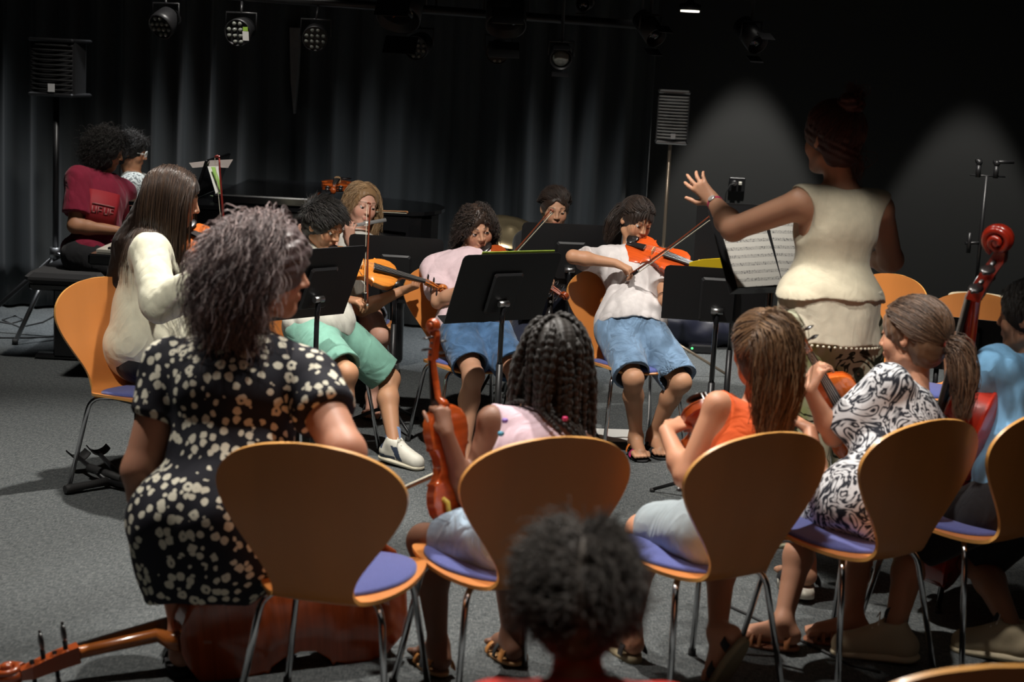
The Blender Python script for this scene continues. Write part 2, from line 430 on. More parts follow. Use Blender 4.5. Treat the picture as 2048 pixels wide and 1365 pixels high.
def eyes(P, root):
    if not P.eyes: return
    s = P.hs
    g = P.hf * (1 if not P.eyes_down else .86) - (P.hu * .5 if P.eyes_down else 0) + P.hr * P.gaze; g = unit(g)
    a = unit(np.cross(g, P.hu)); b = np.cross(g, a)
    for x in (-1, 1):
        n, m = 20, 14; R = .0128 * s; c = P.W(x * .031, .0735, .003); vs = [c + g * R]; fs = []; mi = []
        for i in range(1, m):
            t = PI * (i / m) ** 1.5
            for j in range(n):
                q = 2 * PI * j / n; vs.append(c + (g * math.cos(t) + (a * math.cos(q) + b * math.sin(q)) * math.sin(t)) * R)
        for i in range(m - 2):
            for j in range(n):
                fs.append((1 + i * n + j, 1 + (i + 1) * n + j, 1 + (i + 1) * n + (j + 1) % n, 1 + i * n + (j + 1) % n)); mi.append(1 if i < 4 else 0)
        for j in range(n): fs.append((0, 1 + j, 1 + (j + 1) % n, 0)); mi.append(2)
        me = bpy.data.meshes.new('eye'); me.from_pydata([tuple(v) for v in vs], [], [f if f[0] != f[3] else f[:3] for f in fs]); 
        for k, p in enumerate(me.polygons): p.material_index = 0 if mi[k] == 0 else (1 if mi[k] == 1 else 2); p.use_smooth = True
        # pupil ring
        for k, p in enumerate(me.polygons):
            if mi[k] == 1 and k < n * 2: p.material_index = 2
        link('eye', me, [M_sclera, M_iris, M_pupil], root, True)

def torso_prims(P, Fd, e=0.0, k=.04, lo=-1, hi=2, trap=True):
    """rib cage, waist, pelvis and shoulders swollen by e"""
    S, up, r, f = P.S, P.up, P.r, P.f; fr = np.array([r, f, up]); pe, nk = P.pel, P.neck; g = P.girth
    L = np.linalg.norm(nk - pe)
    C = lambda t, y=0: pe + up * L * t + f * y * S
    def E_(t, y, R): Fd.ell(C(t, y), np.array(R) * S + e, fr, k)
    E_(.70, .004, (.090 * g, .066 * g, .26 * L / S))
    E_(.40, .006, (.076 * g, .060 * g, .24 * L / S))
    E_(.04, -.004, (.096 * g, .076 * g, .19 * L / S))
    if P.bust:
        for x in (-1, 1): Fd.ell(C(.62, .052) + r * x * .045 * S, np.array((.040, .038, .042)) * S + e, fr, k)
    a = nk - up * .045 * S
    for sh in (P.shR, P.shL): Fd.cone(a, sh, .034 * S + e, .030 * S + e, k)
    if trap:
        for sh in (P.shR, P.shL): Fd.cone(nk - up * .012 * S, sh + (nk - sh) * .25, .019 * S + e, .022 * S + e, k)

def solve(P):
    """joints from sight lines and segment lengths"""
    S = P.S; la, lf, lt, ls = .172 * S, .150 * S, .245 * S, .245 * S
    P.pel = at(*P.pel_px)
    ty = yawdir(P.tyaw)
    P.neck = reach(P.pel, P.neck_px[0], P.neck_px[1], .305 * S, P.neck_px[2])
    P.up = unit(P.neck - P.pel); P.f = unit(ty - P.up * (ty @ P.up)); P.r = np.cross(P.f, P.up)
    hyaw = getattr(P, 'hipyaw', P.tyaw); hf = yawdir(hyaw); hr = np.cross(hf, UP)
    sw = getattr(P, 'sw', .105) * S
    dr = getattr(P, 'drop', .045) * S; P.shR = P.neck + P.r * sw - P.up * dr; P.shL = P.neck - P.r * sw - P.up * dr
    P.hipR = P.pel + hr * .054 * S; P.hipL = P.pel - hr * .054 * S; P.hfw = hf
    for sd in 'RL':
        sh = getattr(P, 'sh' + sd); arm = getattr(P, 'arm' + sd, None)
        if arm:
            el = reach(sh, *arm[0][:2], la, arm[0][2]) if len(arm[0]) == 3 else V3(*arm[0][:3])
            wr = reach(el, *arm[1][:2], lf, arm[1][2]) if len(arm[1]) == 3 else V3(*arm[1][:3])
            setattr(P, 'el' + sd, el); setattr(P, 'wr' + sd, wr)
        leg = getattr(P, 'leg' + sd, None); hp = getattr(P, 'hip' + sd)
        if leg:
            kn = reach(hp, *leg[0][:2], lt, leg[0][2]) if len(leg[0]) == 3 else V3(*leg[0][:3])
            an = reach(kn, *leg[1][:2], ls, leg[1][2]) if len(leg[1]) == 3 else V3(*leg[1][:3])
            if getattr(P, 'grounded', 'RL').find(sd) >= 0:
                an = atz(leg[1][0], leg[1][1], .060 * S + getattr(P, 'sole', .012)); v = an - hp; D = np.linalg.norm(v); a_, b_ = lt, ls
                if D > (a_ + b_) * .985: q = D / ((a_ + b_) * .985); a_ *= q; b_ *= q
                t = (a_ * a_ - b_ * b_ + D * D) / (2 * D); h = math.sqrt(max(a_ * a_ - t * t, 1e-6)); v = v / D; e1 = unit(np.cross(v, UP)); e2 = np.cross(e1, v)
                cand = [hp + v * t + (e1 * math.cos(w_) + e2 * math.sin(w_)) * h for w_ in np.linspace(0, 2 * PI, 73)[:-1]]
                cand = [c for c in cand if (c - hp) @ hf > -.02 and c[2] > an[2] + .12] or cand
                kn = min(cand, key=lambda c: math.hypot(*(np.array(pix(c)) - leg[0][:2])) - 60 * ((c - hp) @ hf))
            setattr(P, 'kn' + sd, kn); setattr(P, 'an' + sd, an)
    hc = P.head_px
    P.hs = P.hh / .215
    P.hf = yawdir(P.hyaw, P.hpitch)
    P.hu = unit(UP - P.hf * (UP @ P.hf)); 
    if P.htilt:
        a = math.radians(P.htilt); rr = np.cross(P.hf, P.hu); P.hu = P.hu * math.cos(a) + rr * math.sin(a)
    P.hr = np.cross(P.hf, P.hu)
    P.hc = reach(P.neck, hc[0], hc[1], P.hh * getattr(P, 'neckf', .74), hc[2])
    if P.verbose:
        print('PERSON', P.name_, [(k, getattr(P, 'kn' + k).round(2), getattr(P, 'an' + k).round(2), np.linalg.norm(getattr(P, 'kn' + k) - getattr(P, 'hip' + k)) / lt) for k in 'RL'], 'pel', P.pel.round(2), 'neck', P.neck.round(2), 'head', P.hc.round(2), *[(n, getattr(P, n).round(2)) for n in ('elR', 'wrR', 'elL', 'wrL', 'knR', 'anR', 'knL', 'anL') if hasattr(P, n)])

def mk(name, S, pel, neck, head, tyaw, hyaw, label, hpitch=0, htilt=0, hh=None, skin=(.50, .27, .16), **kw):
    P = Person(); P.name_ = name; P.S = S; P.pel_px = pel; P.neck_px = neck; P.head_px = head; P.tyaw = tyaw; P.hyaw = hyaw; P.hpitch = hpitch; P.htilt = htilt
    P.hh = hh or (.13 * S if S > 1.5 else .145 * S); P.skin = skin; P.girth = 1.0; P.bust = False; P.eyes = False; P.ears = True; P.eyes_down = False; P.gaze = 0
    P.lip = (skin[0] * .9, skin[1] * .5, skin[2] * .55); P.brow = (.02, .012, .008); P.vox = .005; P.verbose = False; P.at = 1.0; P.lt = 1.0; P.hands = {}; P.bare = None
    for k, v in kw.items(): setattr(P, k, v)
    solve(P)
    P.root = empty('person', (P.pel[0], P.pel[1], 0), label, 'person', kw.get('group'))
    return P

def body(P, torso=True):
    S = P.S; Fd = Field(); k = .025
    if torso: torso_prims(P, Fd)
    hb = P.hc - P.hu * .055 * P.hs - P.hf * .022 * P.hs
    nr = (.030 if S > 1.5 else .0285) * S
    Fd.cone(P.neck - P.up * .02, hb, nr * 1.12, nr * .95, .03)
    head_prims(Fd, P)
    a = P.at; t = P.lt
    for sd in 'RL':
        sh = getattr(P, 'sh' + sd)
        if hasattr(P, 'el' + sd):
            el, wr = getattr(P, 'el' + sd), getattr(P, 'wr' + sd)
            Fd.cone(sh, el, .030 * S * a, .0235 * S * a, k); fore = el + (wr - el) * .3
            Fd.cone(el, fore, .0235 * S * a, .0245 * S * a, k); Fd.cone(fore, wr, .0245 * S * a, .0160 * S * (a * .5 + .5), k)
            h = P.hands.get(sd)
            if h: hand_prims(Fd, wr, *h[:2], h[2], S / 1.66 * (1.0 if S > 1.5 else 1.03), *h[3:])
        if hasattr(P, 'kn' + sd):
            hp, kn, an = getattr(P, 'hip' + sd), getattr(P, 'kn' + sd), getattr(P, 'an' + sd)
            Fd.cone(hp, kn, .052 * S * t, .033 * S * t, k)
            d = unit(an - kn); back = unit(np.cross(np.cross(unit(kn - hp), d), d)); back = back if back @ (hp - kn) > 0 else -back
            Fd.ball(kn - back * .004 * S, .0335 * S * t, .02)
            cf = kn + (an - kn) * .33 + back * .010 * S
            Fd.cone(kn, cf, .031 * S * t, .0335 * S * t, k); Fd.cone(cf, an, .0335 * S * t, .0205 * S, k)
            ft = getattr(P, 'foot' + sd, None)
            if ft is not None:
                fd, tw = yawdir(ft[0], ft[1] if len(ft) > 1 else 4), .0
                side = unit(np.cross(fd, UP)); fu = np.cross(side, fd)
                an2 = an; heel = an2 - fu * .030 * S - fd * .020 * S; ball = an2 - fu * .036 * S + fd * .078 * S
                Fd.cone(an2, heel, .022 * S, .0205 * S, k); Fd.cone(an2 - fu * .008 * S, ball, .021 * S, .0165 * S, k)
                Fd.cone(heel, ball, .018 * S, .016 * S, k)
                for i in range(5):
                    o = (i - 2) * .0125 * S; ln = (.030, .028, .026, .023, .018)[i if sd == 'L' else i] * S
                    q = ball + side * o * (1 if sd == 'L' else -1) + fd * .004 * S; Fd.cone(q, q + fd * ln - fu * .004 * S, (.0105 if i == 0 else .0085) * S, .0065 * S, .006)
    v, f = Fd.mesh(P.vox)
    col = np.tile(np.array(P.skin, float), (len(v), 1)); col = head_paint(P, v, col)
    link('body', np_mesh('body', v, f, col=col), SKIN, P.root, True)
    eyes(P, P.root)

def garment(P, name, Fd, m, vox=.006, seed=1, amp=.004, scale=9, label=None, stretch=(1, 1, .6)):
    v, f = Fd.mesh(vox, wrinkle(seed, scale, amp, stretch))
    o = link(name, np_mesh(name, v, f), m, P.root, True)
    if label: o['label'] = label
    return o

def top(P, name, m, e=.012, sleeve=.5, sl_e=None, hem=-.12, neckline=.055, seed=3, amp=.004, scale=9, flare=0.0, vox=.006, extra=None, label=None, tank=False, wide_neck=None, strap=.0):
    """shirt: torso shell + sleeves, open neck; sleeve = share of the upper arm (2 = to the wrist)"""
    S = P.S; Fd = Field(); torso_prims(P, Fd, e, trap=not tank)
    L = np.linalg.norm(P.neck - P.pel); up = P.up; fr = np.array([P.r, P.f, up])
    if flare: Fd.ell(P.pel + up * L * .12, np.array((.100 * P.girth * S, .084 * P.girth * S, .26 * L)) + e + flare, fr, .05)
    if extra: extra(Fd)
    if sleeve > 0:
        for sd in 'RL':
            if not hasattr(P, 'el' + sd): continue
            sh, el, wr = getattr(P, 'sh' + sd), getattr(P, 'el' + sd), getattr(P, 'wr' + sd); se = (e if sl_e is None else sl_e)
            a = P.at
            d = unit(el - sh)
            if sleeve <= 1:
                en = sh + (el - sh) * sleeve
                Fd.cone(sh - d * .01, en + d * .05, .031 * S * a + se, .027 * S * a + se * 1.5, .03, cut=(en, d))
                # open cuff
                P.__dict__.setdefault('cuffs', []).append((en, d, .027 * S * a + se * 1.5 - .008, Fd))
            else:
                Fd.cone(sh, el, .031 * S * a + se, .026 * S * a + se * 1.2, .03)
                d2 = unit(wr - el); en = el + (wr - el) * min(sleeve - 1, .97)
                Fd.cone(el, en + d2 * .04, .026 * S * a + se * 1.2, .019 * S * a + se * 1.3, .03, cut=(en, d2))
    # neck opening and hem
    Fd.ell(P.neck + up * .055 * S + P.f * .012 * S, np.array((neckline * S, neckline * S * .95, .062 * S)), fr, .008, '-')
    if wide_neck: Fd.ell(P.neck + up * .03 * S - P.f * .0, np.array(wide_neck) * S, fr, .01, '-')
    if tank:
        for sh in (P.shR, P.shL):
            o = unit(sh - P.neck); Fd.ell(sh + o * .035 * S - up * .02 * S, np.array((.050, .09, .075)) * S, fr, .01, '-')
    hp = P.pel + up * hem * S
    Fd.cone(hp - up * .5, hp - up * .19, .19, None, .006, '-') if False else None
    Fd.p.append(('e', '-', .004, hp - up * .2 - .35, hp - up * .2 + .35, (hp - up * .2, V3(.34, .34, .2), fr), None))
    return garment(P, name, Fd, m, vox, seed, amp, scale, label)

def shorts(P, name, m, frac=.62, e=.016, flare=.006, seed=5, amp=.004, vox=.006, waist=.18, hollow=True, label=None):
    S = P.S; Fd = Field(); L = np.linalg.norm(P.neck - P.pel); fr = np.array([P.r, P.f, P.up]); g = P.girth; k = .03
    wt = P.pel + P.up * waist * L
    Fd.ell(P.pel + P.up * L * .02, np.array((.100 * S * g, .080 * S * g, .22 * L)) + e * .8, fr, k, cut=(P.pel + P.up * (waist + .02) * L, P.up))
    for sd in 'RL':
        hp, kn, an = getattr(P, 'hip' + sd), getattr(P, 'kn' + sd), getattr(P, 'an' + sd)
        d = unit(kn - hp)
        if frac <= 1.25:
            en = hp + (kn - hp) * frac; r = (.052 - .019 * frac) * S * P.lt
            Fd.cone(hp, en + d * .05, .054 * S * P.lt + e, r + e + flare, k, cut=(en, d))
        else:
            Fd.cone(hp, kn, .054 * S * P.lt + e, .036 * S * P.lt + e, k); d2 = unit(an - kn); en = kn + (an - kn) * (frac - 1)
            Fd.cone(kn, en + d2 * .04, .036 * S * P.lt + e, .028 * S * P.lt + e + flare, k, cut=(en, d2))
    if hollow and frac <= 1.25:
        for sd in 'RL':
            hp, kn = getattr(P, 'hip' + sd), getattr(P, 'kn' + sd); d = unit(kn - hp); en = hp + (kn - hp) * frac; r = (.052 - .019 * frac) * S * P.lt + e + flare - .009
            Fd.cone(en - d * .05, en + d * .06, r, r, .004, '-')
    return garment(P, name, Fd, m, vox, seed, amp, 8, label)

def sneaker(P, sd, m_up, m_sole, yaw, tilt=4, sc=1.0, label=None, name='sneaker', panels=False):
    S = P.S * sc; an = getattr(P, 'an' + sd); fd = yawdir(yaw, tilt); side = unit(np.cross(fd, UP)); fu = np.cross(side, fd); fr = np.array([side, fd, fu])
    Fd = Field(); heel = an - fu * .030 * S - fd * .020 * S; toe = an - fu * .038 * S + fd * .098 * S
    Fd.cone(heel, an + fu * .004 * S, .028 * S, .027 * S, .02); Fd.cone(heel, toe, .027 * S, .025 * S, .02); Fd.cone(an, toe, .027 * S, .022 * S, .02)
    Fd.ell((heel + toe) / 2 - fu * .046 * S, (.2, .3, .030 * S), fr, .004, '-')
    Fd.cone(an - fu * .01 * S, an + fu * .06 * S, .021 * S, .022 * S, .006, '-')
    v, f = Fd.mesh(.004); col = None
    if panels:
        q = (v - heel) / S; t_ = q @ fd / .118; h_ = q @ fu; col = np.tile(np.array((.62, .60, .52)), (len(v), 1))
        navy = ((np.abs(t_ - .52 + h_ * 6) < .10) & (h_ > -.012) & (h_ < .030)) | ((t_ < .42) & (h_ < -.004)) | ((t_ < -.06) & (h_ > .012)); col[navy] = (.035, .05, .085)
    up_ = link(name, np_mesh(name, v, f, col=col), m_up, P.root, True)
    if label: up_['label'] = label
    so = Field(); z = fu * .052 * S; so.cone(heel - z * .42 - fd * .003, toe - z * .28, .031 * S, .029 * S, .01, flat=(fu, .42))
    link('sole', np_mesh('sole', *so.mesh(.004)), m_sole, up_)
    lace = MB()
    for i in range(5):
        t = .30 + i * .12; c = an + (toe - an) * t + fu * (.028 - .004 * i) * S
        lace.tube([c - side * .016 * S - fu * .004, c + fu * .002, c + side * .016 * S - fu * .004], .0024 * S / 1.3, 6)
    lace.tube([c0 for c0 in [an + (toe - an) * .3 + fu * .03 * S, an + (toe - an) * .3 + fu * .042 * S + side * .02 * S, an + (toe - an) * .38 + fu * .03 * S + side * .03 * S]], .002, 6)
    l = link('laces', lace.mesh('laces'), M_ivory, up_)
    return up_

def sandal(P, sd, yaw, m_sole, straps, tilt=4, thick=.012, name='sandal', label=None, wide=1.0):
    """straps: list of (pos along foot 0..1, width, material)"""
    S = P.S; an = getattr(P, 'an' + sd); fd = yawdir(yaw, tilt); side = unit(np.cross(fd, UP)); fu = np.cross(side, fd)
    hl = an - fu * .055 * S - fd * .040 * S; L = .158 * S
    out = []
    for i in range(28):
        t = 2 * PI * i / 28; yy = (.5 - .5 * math.cos(t)); w_ = (.026 + .010 * yy) * S * (abs(math.sin(t)) ** .7) * wide
        out.append((w_ * (1 if math.sin(t) >= 0 else -1), yy * L))
    b = MB().prism(out, -thick, .0, True); M = frame_M(hl, side, fd, fu)
    so = b.build(name, m_sole, P.root, M, True)
    if label: so['label'] = label
    for pos, wd, mt in straps:
        st = MB(); c = hl + fd * pos * L; hw = (.030 + .006 * pos) * S; hh = (.036 if pos < .5 else .030) * S if pos < .6 else .026 * S; n = 12
        vs = []; fs = []
        for i in range(n + 1):
            a = PI * i / n
            for off, o2 in ((-wd / 2, 0), (wd / 2, 0), (wd / 2, .003), (-wd / 2, .003)):
                vs.append(c + side * math.cos(a) * (hw + o2) + fu * math.sin(a) * (hh + o2) + fd * off)
        for i in range(n):
            for j in range(4): fs.append((i * 4 + j, i * 4 + (j + 1) % 4, i * 4 + 4 + (j + 1) % 4, i * 4 + 4 + j))
        st.add(vs, fs, True); link('strap', st.mesh('strap'), mt, so)
    return so

# ------------------------------------------------------------------ hair
HL_Y = np.array([-1, -.4, 0, .35, .7, .9, 1.0]); HL_Z = np.array([-.85, -.62, -.22, .10, .42, .55, .60])
def hair_cap(P, th=.010, bump=.004, bscale=40, front=(.060, .075, .082, -.035), drop=None, extra=None, vox=.005, m=None, stretch=(1, 1, 1), low=.0, seed=1):
    """scalp-hugging hair mass; front = cut-out for the face (rx, ry, rz, z)"""
    s = P.hs; fr = np.array([P.hr, P.hf, P.hu]); Fd = Field(); P.cap_th = th
    Fd.ell(P.W(0, -.014, .030), (V3(.076, .096, .084) + th) * s, fr, .01)
    Fd.ell(P.W(0, -.045, -.02 - low), (V3(.066, .055, .070) + th * .8) * s, fr, .02 * s)
    if extra: extra(Fd, P.W, fr, s)
    Fd.ell(P.W(0, .100, front[3]), V3(front[0], front[1], front[2]) * s, fr, .012 * s, '-')
    v, f = Fd.mesh(vox, wrinkle(seed, bscale, bump, stretch))
    return link('hair', np_mesh('hair', v, f), m, P.root, True)

def strands(P, N, length, m, seg=10, r=.0012, stiff=.75, curl=0.0, cfreq=60, lift=.3, part=None, wild=.12, collide=(), region=None, seed=5, sag=1.0, parent=None, center=None, radii=None, flow=None, name='hair_strands', taper=.35, sides=3, anchor=None, front=False):
    g = np.random.default_rng(seed); s = P.hs
    D = g.normal(size=(N * 6, 3)); D /= np.linalg.norm(D, axis=1)[:, None]
    ok = D[:, 2] > np.interp(D[:, 1], HL_Y, HL_Z)
    if region is not None: ok &= region(D)
    D = D[ok][:N]; N = len(D)
    Mx = np.array([P.hr, P.hf, P.hu]); C = P.W(0, -.014, .030); R = (V3(.076, .096, .084) + getattr(P, 'cap_th', .01) + .0005) * s
    pos = C + (D * R) @ Mx
    nrm = unit_rows((D / R) @ Mx)
    down = -UP * sag
    if flow is not None: down_i = unit_rows(flow(D) @ Mx)
    else:
        side = np.where(D[:, :1] > (part or 0), 1, -1)
        down_i = unit_rows((np.concatenate([side * .9, -.15 - .75 * np.clip(D[:, 1:2], 0, 1), -np.ones((N, 1)) * .5], 1)) @ Mx)
    tang = unit_rows(down_i - nrm * (down_i * nrm).sum(1)[:, None])
    v = unit_rows(tang + nrm * lift + g.normal(size=(N, 3)) * wild)
    Ls = g.uniform(length[0], length[1], N); st = Ls / seg
    path = [pos]; p = pos.copy(); jit = g.uniform(0, .009, N)[:, None] * (1 if anchor is not None else .6)
    for i in range(seg):
        if anchor is not None:
            da = anchor - p; dl = np.linalg.norm(da, axis=1); v = unit_rows(v * .35 + unit_rows(da) * .65 + g.normal(size=(N, 3)) * wild * .5)
            p = p + v * np.minimum(dl / max(1, seg - i), .05)[:, None]
        else:
            v = unit_rows(v * stiff + down * (1 - stiff) + g.normal(size=(N, 3)) * wild * .35)
            p = p + v * st[:, None]
        for (c, rad, fm) in [(C, R + (.003 if anchor is None else .0005), Mx)] + list(collide):
            rr_ = rad + jit; q = (p - c) @ fm.T; k = np.linalg.norm(q / rr_, axis=1); ins = k < 1
            if ins.any(): p[ins] = c + (q[ins] / k[ins][:, None]) @ fm
        path.append(p.copy())
    path = np.stack(path, 1)
    if not front:
        q = ((path - P.hc) / s) @ Mx.T; bad = ((np.abs(q[..., 0]) < .060) & (q[..., 1] > .045) & (q[..., 2] < .048) & (q[..., 2] > -.13)).any(1)
        path = path[~bad]; Ls = Ls[~bad]; N = len(path)
    #                                 # N, seg+1, 3
    if curl > 0:
        # refine and add a helix
        t = np.linspace(0, seg, seg * 3 + 1); i0 = np.minimum(t.astype(int), seg - 1); fr_ = (t - i0)[None, :, None]
        path = path[:, i0] * (1 - fr_) + path[:, i0 + 1] * fr_
        tg = unit_rows((np.roll(path, -1, 1) - path)[:, :-1].reshape(-1, 3)).reshape(N, -1, 3); tg = np.concatenate([tg, tg[:, -1:]], 1)
        a = np.cross(tg, V3(.3, .8, .5)); a /= np.linalg.norm(a, axis=2)[..., None] + 1e-9; b = np.cross(tg, a)
        ph = g.uniform(0, 6.28, N)[:, None]; tt = (t[None] / seg) * Ls[:, None] * cfreq + ph; am = curl * np.clip(t / seg * 4, 0, 1)[None] * g.uniform(.6, 1.3, N)[:, None]
        path = path + a * (np.cos(tt) * am)[..., None] + b * (np.sin(tt) * am)[..., None]
    return link(name, tube_mesh(name, path, r, taper, sides), m, parent or P.root, parent is None)
def unit_rows(a): return a / (np.linalg.norm(a, axis=-1, keepdims=True) + 1e-9)
def tube_mesh(name, path, r, taper=.35, sides=3, rad=None):
    N, K, _ = path.shape
    tg = np.empty_like(path); tg[:, 1:-1] = path[:, 2:] - path[:, :-2]; tg[:, 0] = path[:, 1] - path[:, 0]; tg[:, -1] = path[:, -1] - path[:, -2]
    tg = unit_rows(tg); a = unit_rows(np.cross(tg, V3(.31, .52, .79))); b = np.cross(tg, a)
    R = r * (1 - (1 - taper) * np.linspace(0, 1, K) ** 2)[None, :, None] * np.ones((N, 1, 1)) if rad is None else rad[..., None]
    vs = np.stack([path + (a * math.cos(2 * PI * j / sides) + b * math.sin(2 * PI * j / sides)) * R for j in range(sides)], 2)
    base = (np.arange(N)[:, None, None] * K + np.arange(K - 1)[None, :, None]) * sides; j = np.arange(sides)[None, None, :]; j2 = (j + 1) % sides
    F = np.stack([base + j, base + j2, base + sides + j2, base + sides + j], -1).reshape(-1, 4)
    return np_mesh(name, vs.reshape(-1, 3), F)
def bundle(P, pts, N, m, spread=.02, r=.0012, seed=3, wild=.004, tip=.3, parent=None, name='ponytail', curl=0, cfreq=50, K=18, bulge=.0):
    """hair tail along a polyline: N strands scattered about it"""
    g = np.random.default_rng(seed); pts = np.array(pts); t = np.linspace(0, len(pts) - 1, K); i0 = np.minimum(t.astype(int), len(pts) - 2); f = (t - i0)[:, None]
    # smooth
    c = pts[i0] * (1 - f) + pts[i0 + 1] * f
    for _ in range(2): c[1:-1] = (c[:-2] + 2 * c[1:-1] + c[2:]) / 4
    tg = unit_rows(np.gradient(c, axis=0)); a = unit_rows(np.cross(tg, V3(.3, .8, .5))); b = np.cross(tg, a)
    q = g.normal(size=(N, 2)); q /= np.linalg.norm(q, axis=1)[:, None] + 1e-9; q *= (g.uniform(0, 1, N) ** .5)[:, None]
    u = np.linspace(0, 1, K); w_ = spread * (.45 + .55 * np.clip(u * 4, 0, 1) + bulge * np.sin(u * PI)) * (1 - (1 - tip) * np.clip((u - .6) / .4, 0, 1))
    path = c[None] + (a[None] * q[:, :1, None] + b[None] * q[:, 1:, None]) * w_[None, :, None]
    for _ in range(3):
        F_ = g.normal(size=(N, 1, 3)) * wild; fr = g.uniform(2, 7, (N, 1, 1)); ph = g.uniform(0, 6.3, (N, 1, 1)); path = path + F_ * np.sin(u[None, :, None] * fr + ph)
    if curl:
        ph = g.uniform(0, 6.28, (N, 1)); L = np.linalg.norm(np.diff(c, axis=0), axis=1).sum(); tt = u[None] * L * cfreq + ph; am = curl * np.clip(u * 4, 0, 1)[None]
        path = path + a[None] * (np.cos(tt) * am)[..., None] + b[None] * (np.sin(tt) * am)[..., None]
    return link(name, tube_mesh(name, path, r), m, parent or P.root, parent is None)

# ------------------------------------------------------------------ violins and bows
def violin_outline(n=22):
    """half outline, unit = body length 1 (y along the body, 0 bottom .. 1 neck)"""
    K = [(0, 0), (.10, .003), (.20, .035), (.265, .11), (.285, .20), (.272, .29), (.245, .345), (.262, .362), (.225, .375), (.172, .43), (.155, .50), (.165, .57), (.195, .632), (.222, .645), (.210, .668), (.225, .72), (.234, .79), (.222, .87), (.17, .945), (.09, .985), (.035, 1.0), (0, 1.0)]
    return K
def make_violin(name, L, col_top, col_back, label, cat='violin', group=None, cello=False, chin=True):
    """local frame: x across, y from tail button to scroll, z out of the top plate; origin at the tail button"""
    root = empty(name, (0, 0, 0), label, cat, group)
    wood = mat(name + '_varnish', col_top, .22, coat=.7, noise=(9, .16, 4, (14, 1, 1)))
    back = mat(name + '_back_varnish', col_back, .22, coat=.7, noise=(5, .22, 4, (.8, 12, 1)))
    edge = mat(name + '_rib', tuple(c * .8 for c in col_back), .25, coat=.6)
    half = violin_outline(); rib = .085 * L if not cello else .155 * L
    ring = [(x * L, y * L) for x, y in half] + [(-x * L, y * L) for x, y in reversed(half[1:-1])]
    n = len(ring); Rg = np.array(ring); cen = np.array([0, .5 * L])
    def plate(z0, sgn, th):
        mb = MB(); vs = []; fs = []; lv = [1.0, .985, .90, .72, .5, .25]
        # arched plate in rings that shrink towards the long centre line
        for k, sc in enumerate(lv):
            for (x, y) in Rg:
                cy = np.clip(y, .16 * L, .84 * L); px = x * sc; py = cy + (y - cy) * sc
                h = th * (0 if k == 0 else .25) + .030 * L * (1 - sc ** 2) ** .9 * (1 if k else 0)
                vs.append((px, py, z0 + sgn * h))
        m_ = len(lv)
        for k in range(m_ - 1):
            for j in range(n): q = (k * n + j, k * n + (j + 1) % n, (k + 1) * n + (j + 1) % n, (k + 1) * n + j); fs.append(q if sgn > 0 else q[::-1])
        h2 = (m_ - 1) * n
        for j in range(1, n // 2): fs.append(tuple((h2 + j, h2 + j + 1, h2 + (n - j - 1) % n, h2 + (n - j) % n))[:: int(sgn)] if (n - j - 1) % n != j + 1 else (h2 + j, h2 + j + 1, h2 + (n - j) % n))
        fs.append((h2, h2 + 1, h2 + n - 1))
        mb.add(vs, fs, True)
        return mb
    ribm = MB(); vs = []; fs = []
    for z in (-rib / 2, rib / 2):
        for (x, y) in Rg:
            d = unit(np.array([x, y - .5 * L])); vs.append((x - d[0] * .006 * L, y - d[1] * .006 * L, z))
    for j in range(n): fs.append((j, (j + 1) % n, n + (j + 1) % n, n + j))
    ribm.add(vs, fs, True); ribm.build('rib', edge, root)
    for nm, z0, sg, mt in (('top_plate', rib / 2, 1, wood), ('back_plate', -rib / 2, -1, back)):
        p = plate(z0, sg, .01 * L)
        # overhanging edge band
        vs = []; fs = []
        for z in (z0, z0 - sg * .010 * L):
            for (x, y) in Rg: vs.append((x, y, z))
        for j in range(n): fs.append((j, (j + 1) % n, n + (j + 1) % n, n + j))
        p.add(vs, fs, True); o = p.build(nm, mt, root)
        if sg > 0:
            for x in (-1, 1):
                fh = MB(); pts = []
                for i in range(13):
                    t = i / 12; pts.append((x * L * (.115 + .045 * math.sin((t - .5) * 4.4)) - x * L * .02 * (1 if t < .5 else 0), L * (.36 + .17 * t), z0 + .0195 * L + .003 * L * math.sin(t * PI)))
                fh.tube(pts, [.007 * L if i in (0, 1, 11, 12) else .0042 * L for i in range(13)], 6, flat=.5); fh.build('f_hole', M_ebony, o)
    zt = rib / 2
    nk = MB(); nk.tube([(0, .98 * L, -rib * .25), (0, 1.02 * L, .0), (0, 1.06 * L, zt + .005 * L), (0, 1.37 * L, zt + .022 * L), (0, 1.385 * L, zt + .018 * L)], [.045 * L, .038 * L, .030 * L, .027 * L, .030 * L], 12)
    nk.build('neck', back if not cello else wood, root)
    sc = MB(); P0 = [(1.38, .025), (1.45, .008), (1.52, -.014), (1.58, -.038), (1.625, -.045)]
    wv = [.036, .034, .031, .027, .022]; vs = []; fs = []
    for (y, z), w_ in zip(P0, wv):
        h = .034 if y < 1.6 else .024
        for dx, dz in ((-w_, -h), (w_, -h), (w_, h * .7), (w_ * .55, h * .7), (w_ * .5, h * .2), (-w_ * .5, h * .2), (-w_ * .55, h * .7), (-w_, h * .7)): vs.append((dx * L, y * L, zt + (z + dz) * L))
    for i in range(4):
        for j in range(8): fs.append((i * 8 + j, i * 8 + (j + 1) % 8, i * 8 + 8 + (j + 1) % 8, i * 8 + 8 + j))
    fs.append(tuple(range(7, -1, -1))); fs.append(tuple(range(32, 40))); sc.add(vs, fs, False)
    ho = sc.build('pegbox', edge, root)
    vol = MB(); pts = []; rr = []
    for i in range(40):
        t = i / 39 * 2 * PI * 1.75; q = .058 * (1 - i / 39 * .80); pts.append((0, (1.665 + q * math.cos(t + 3.4)) * L, zt + (-.030 - q * math.sin(t + 3.4)) * L)); rr.append(.0)
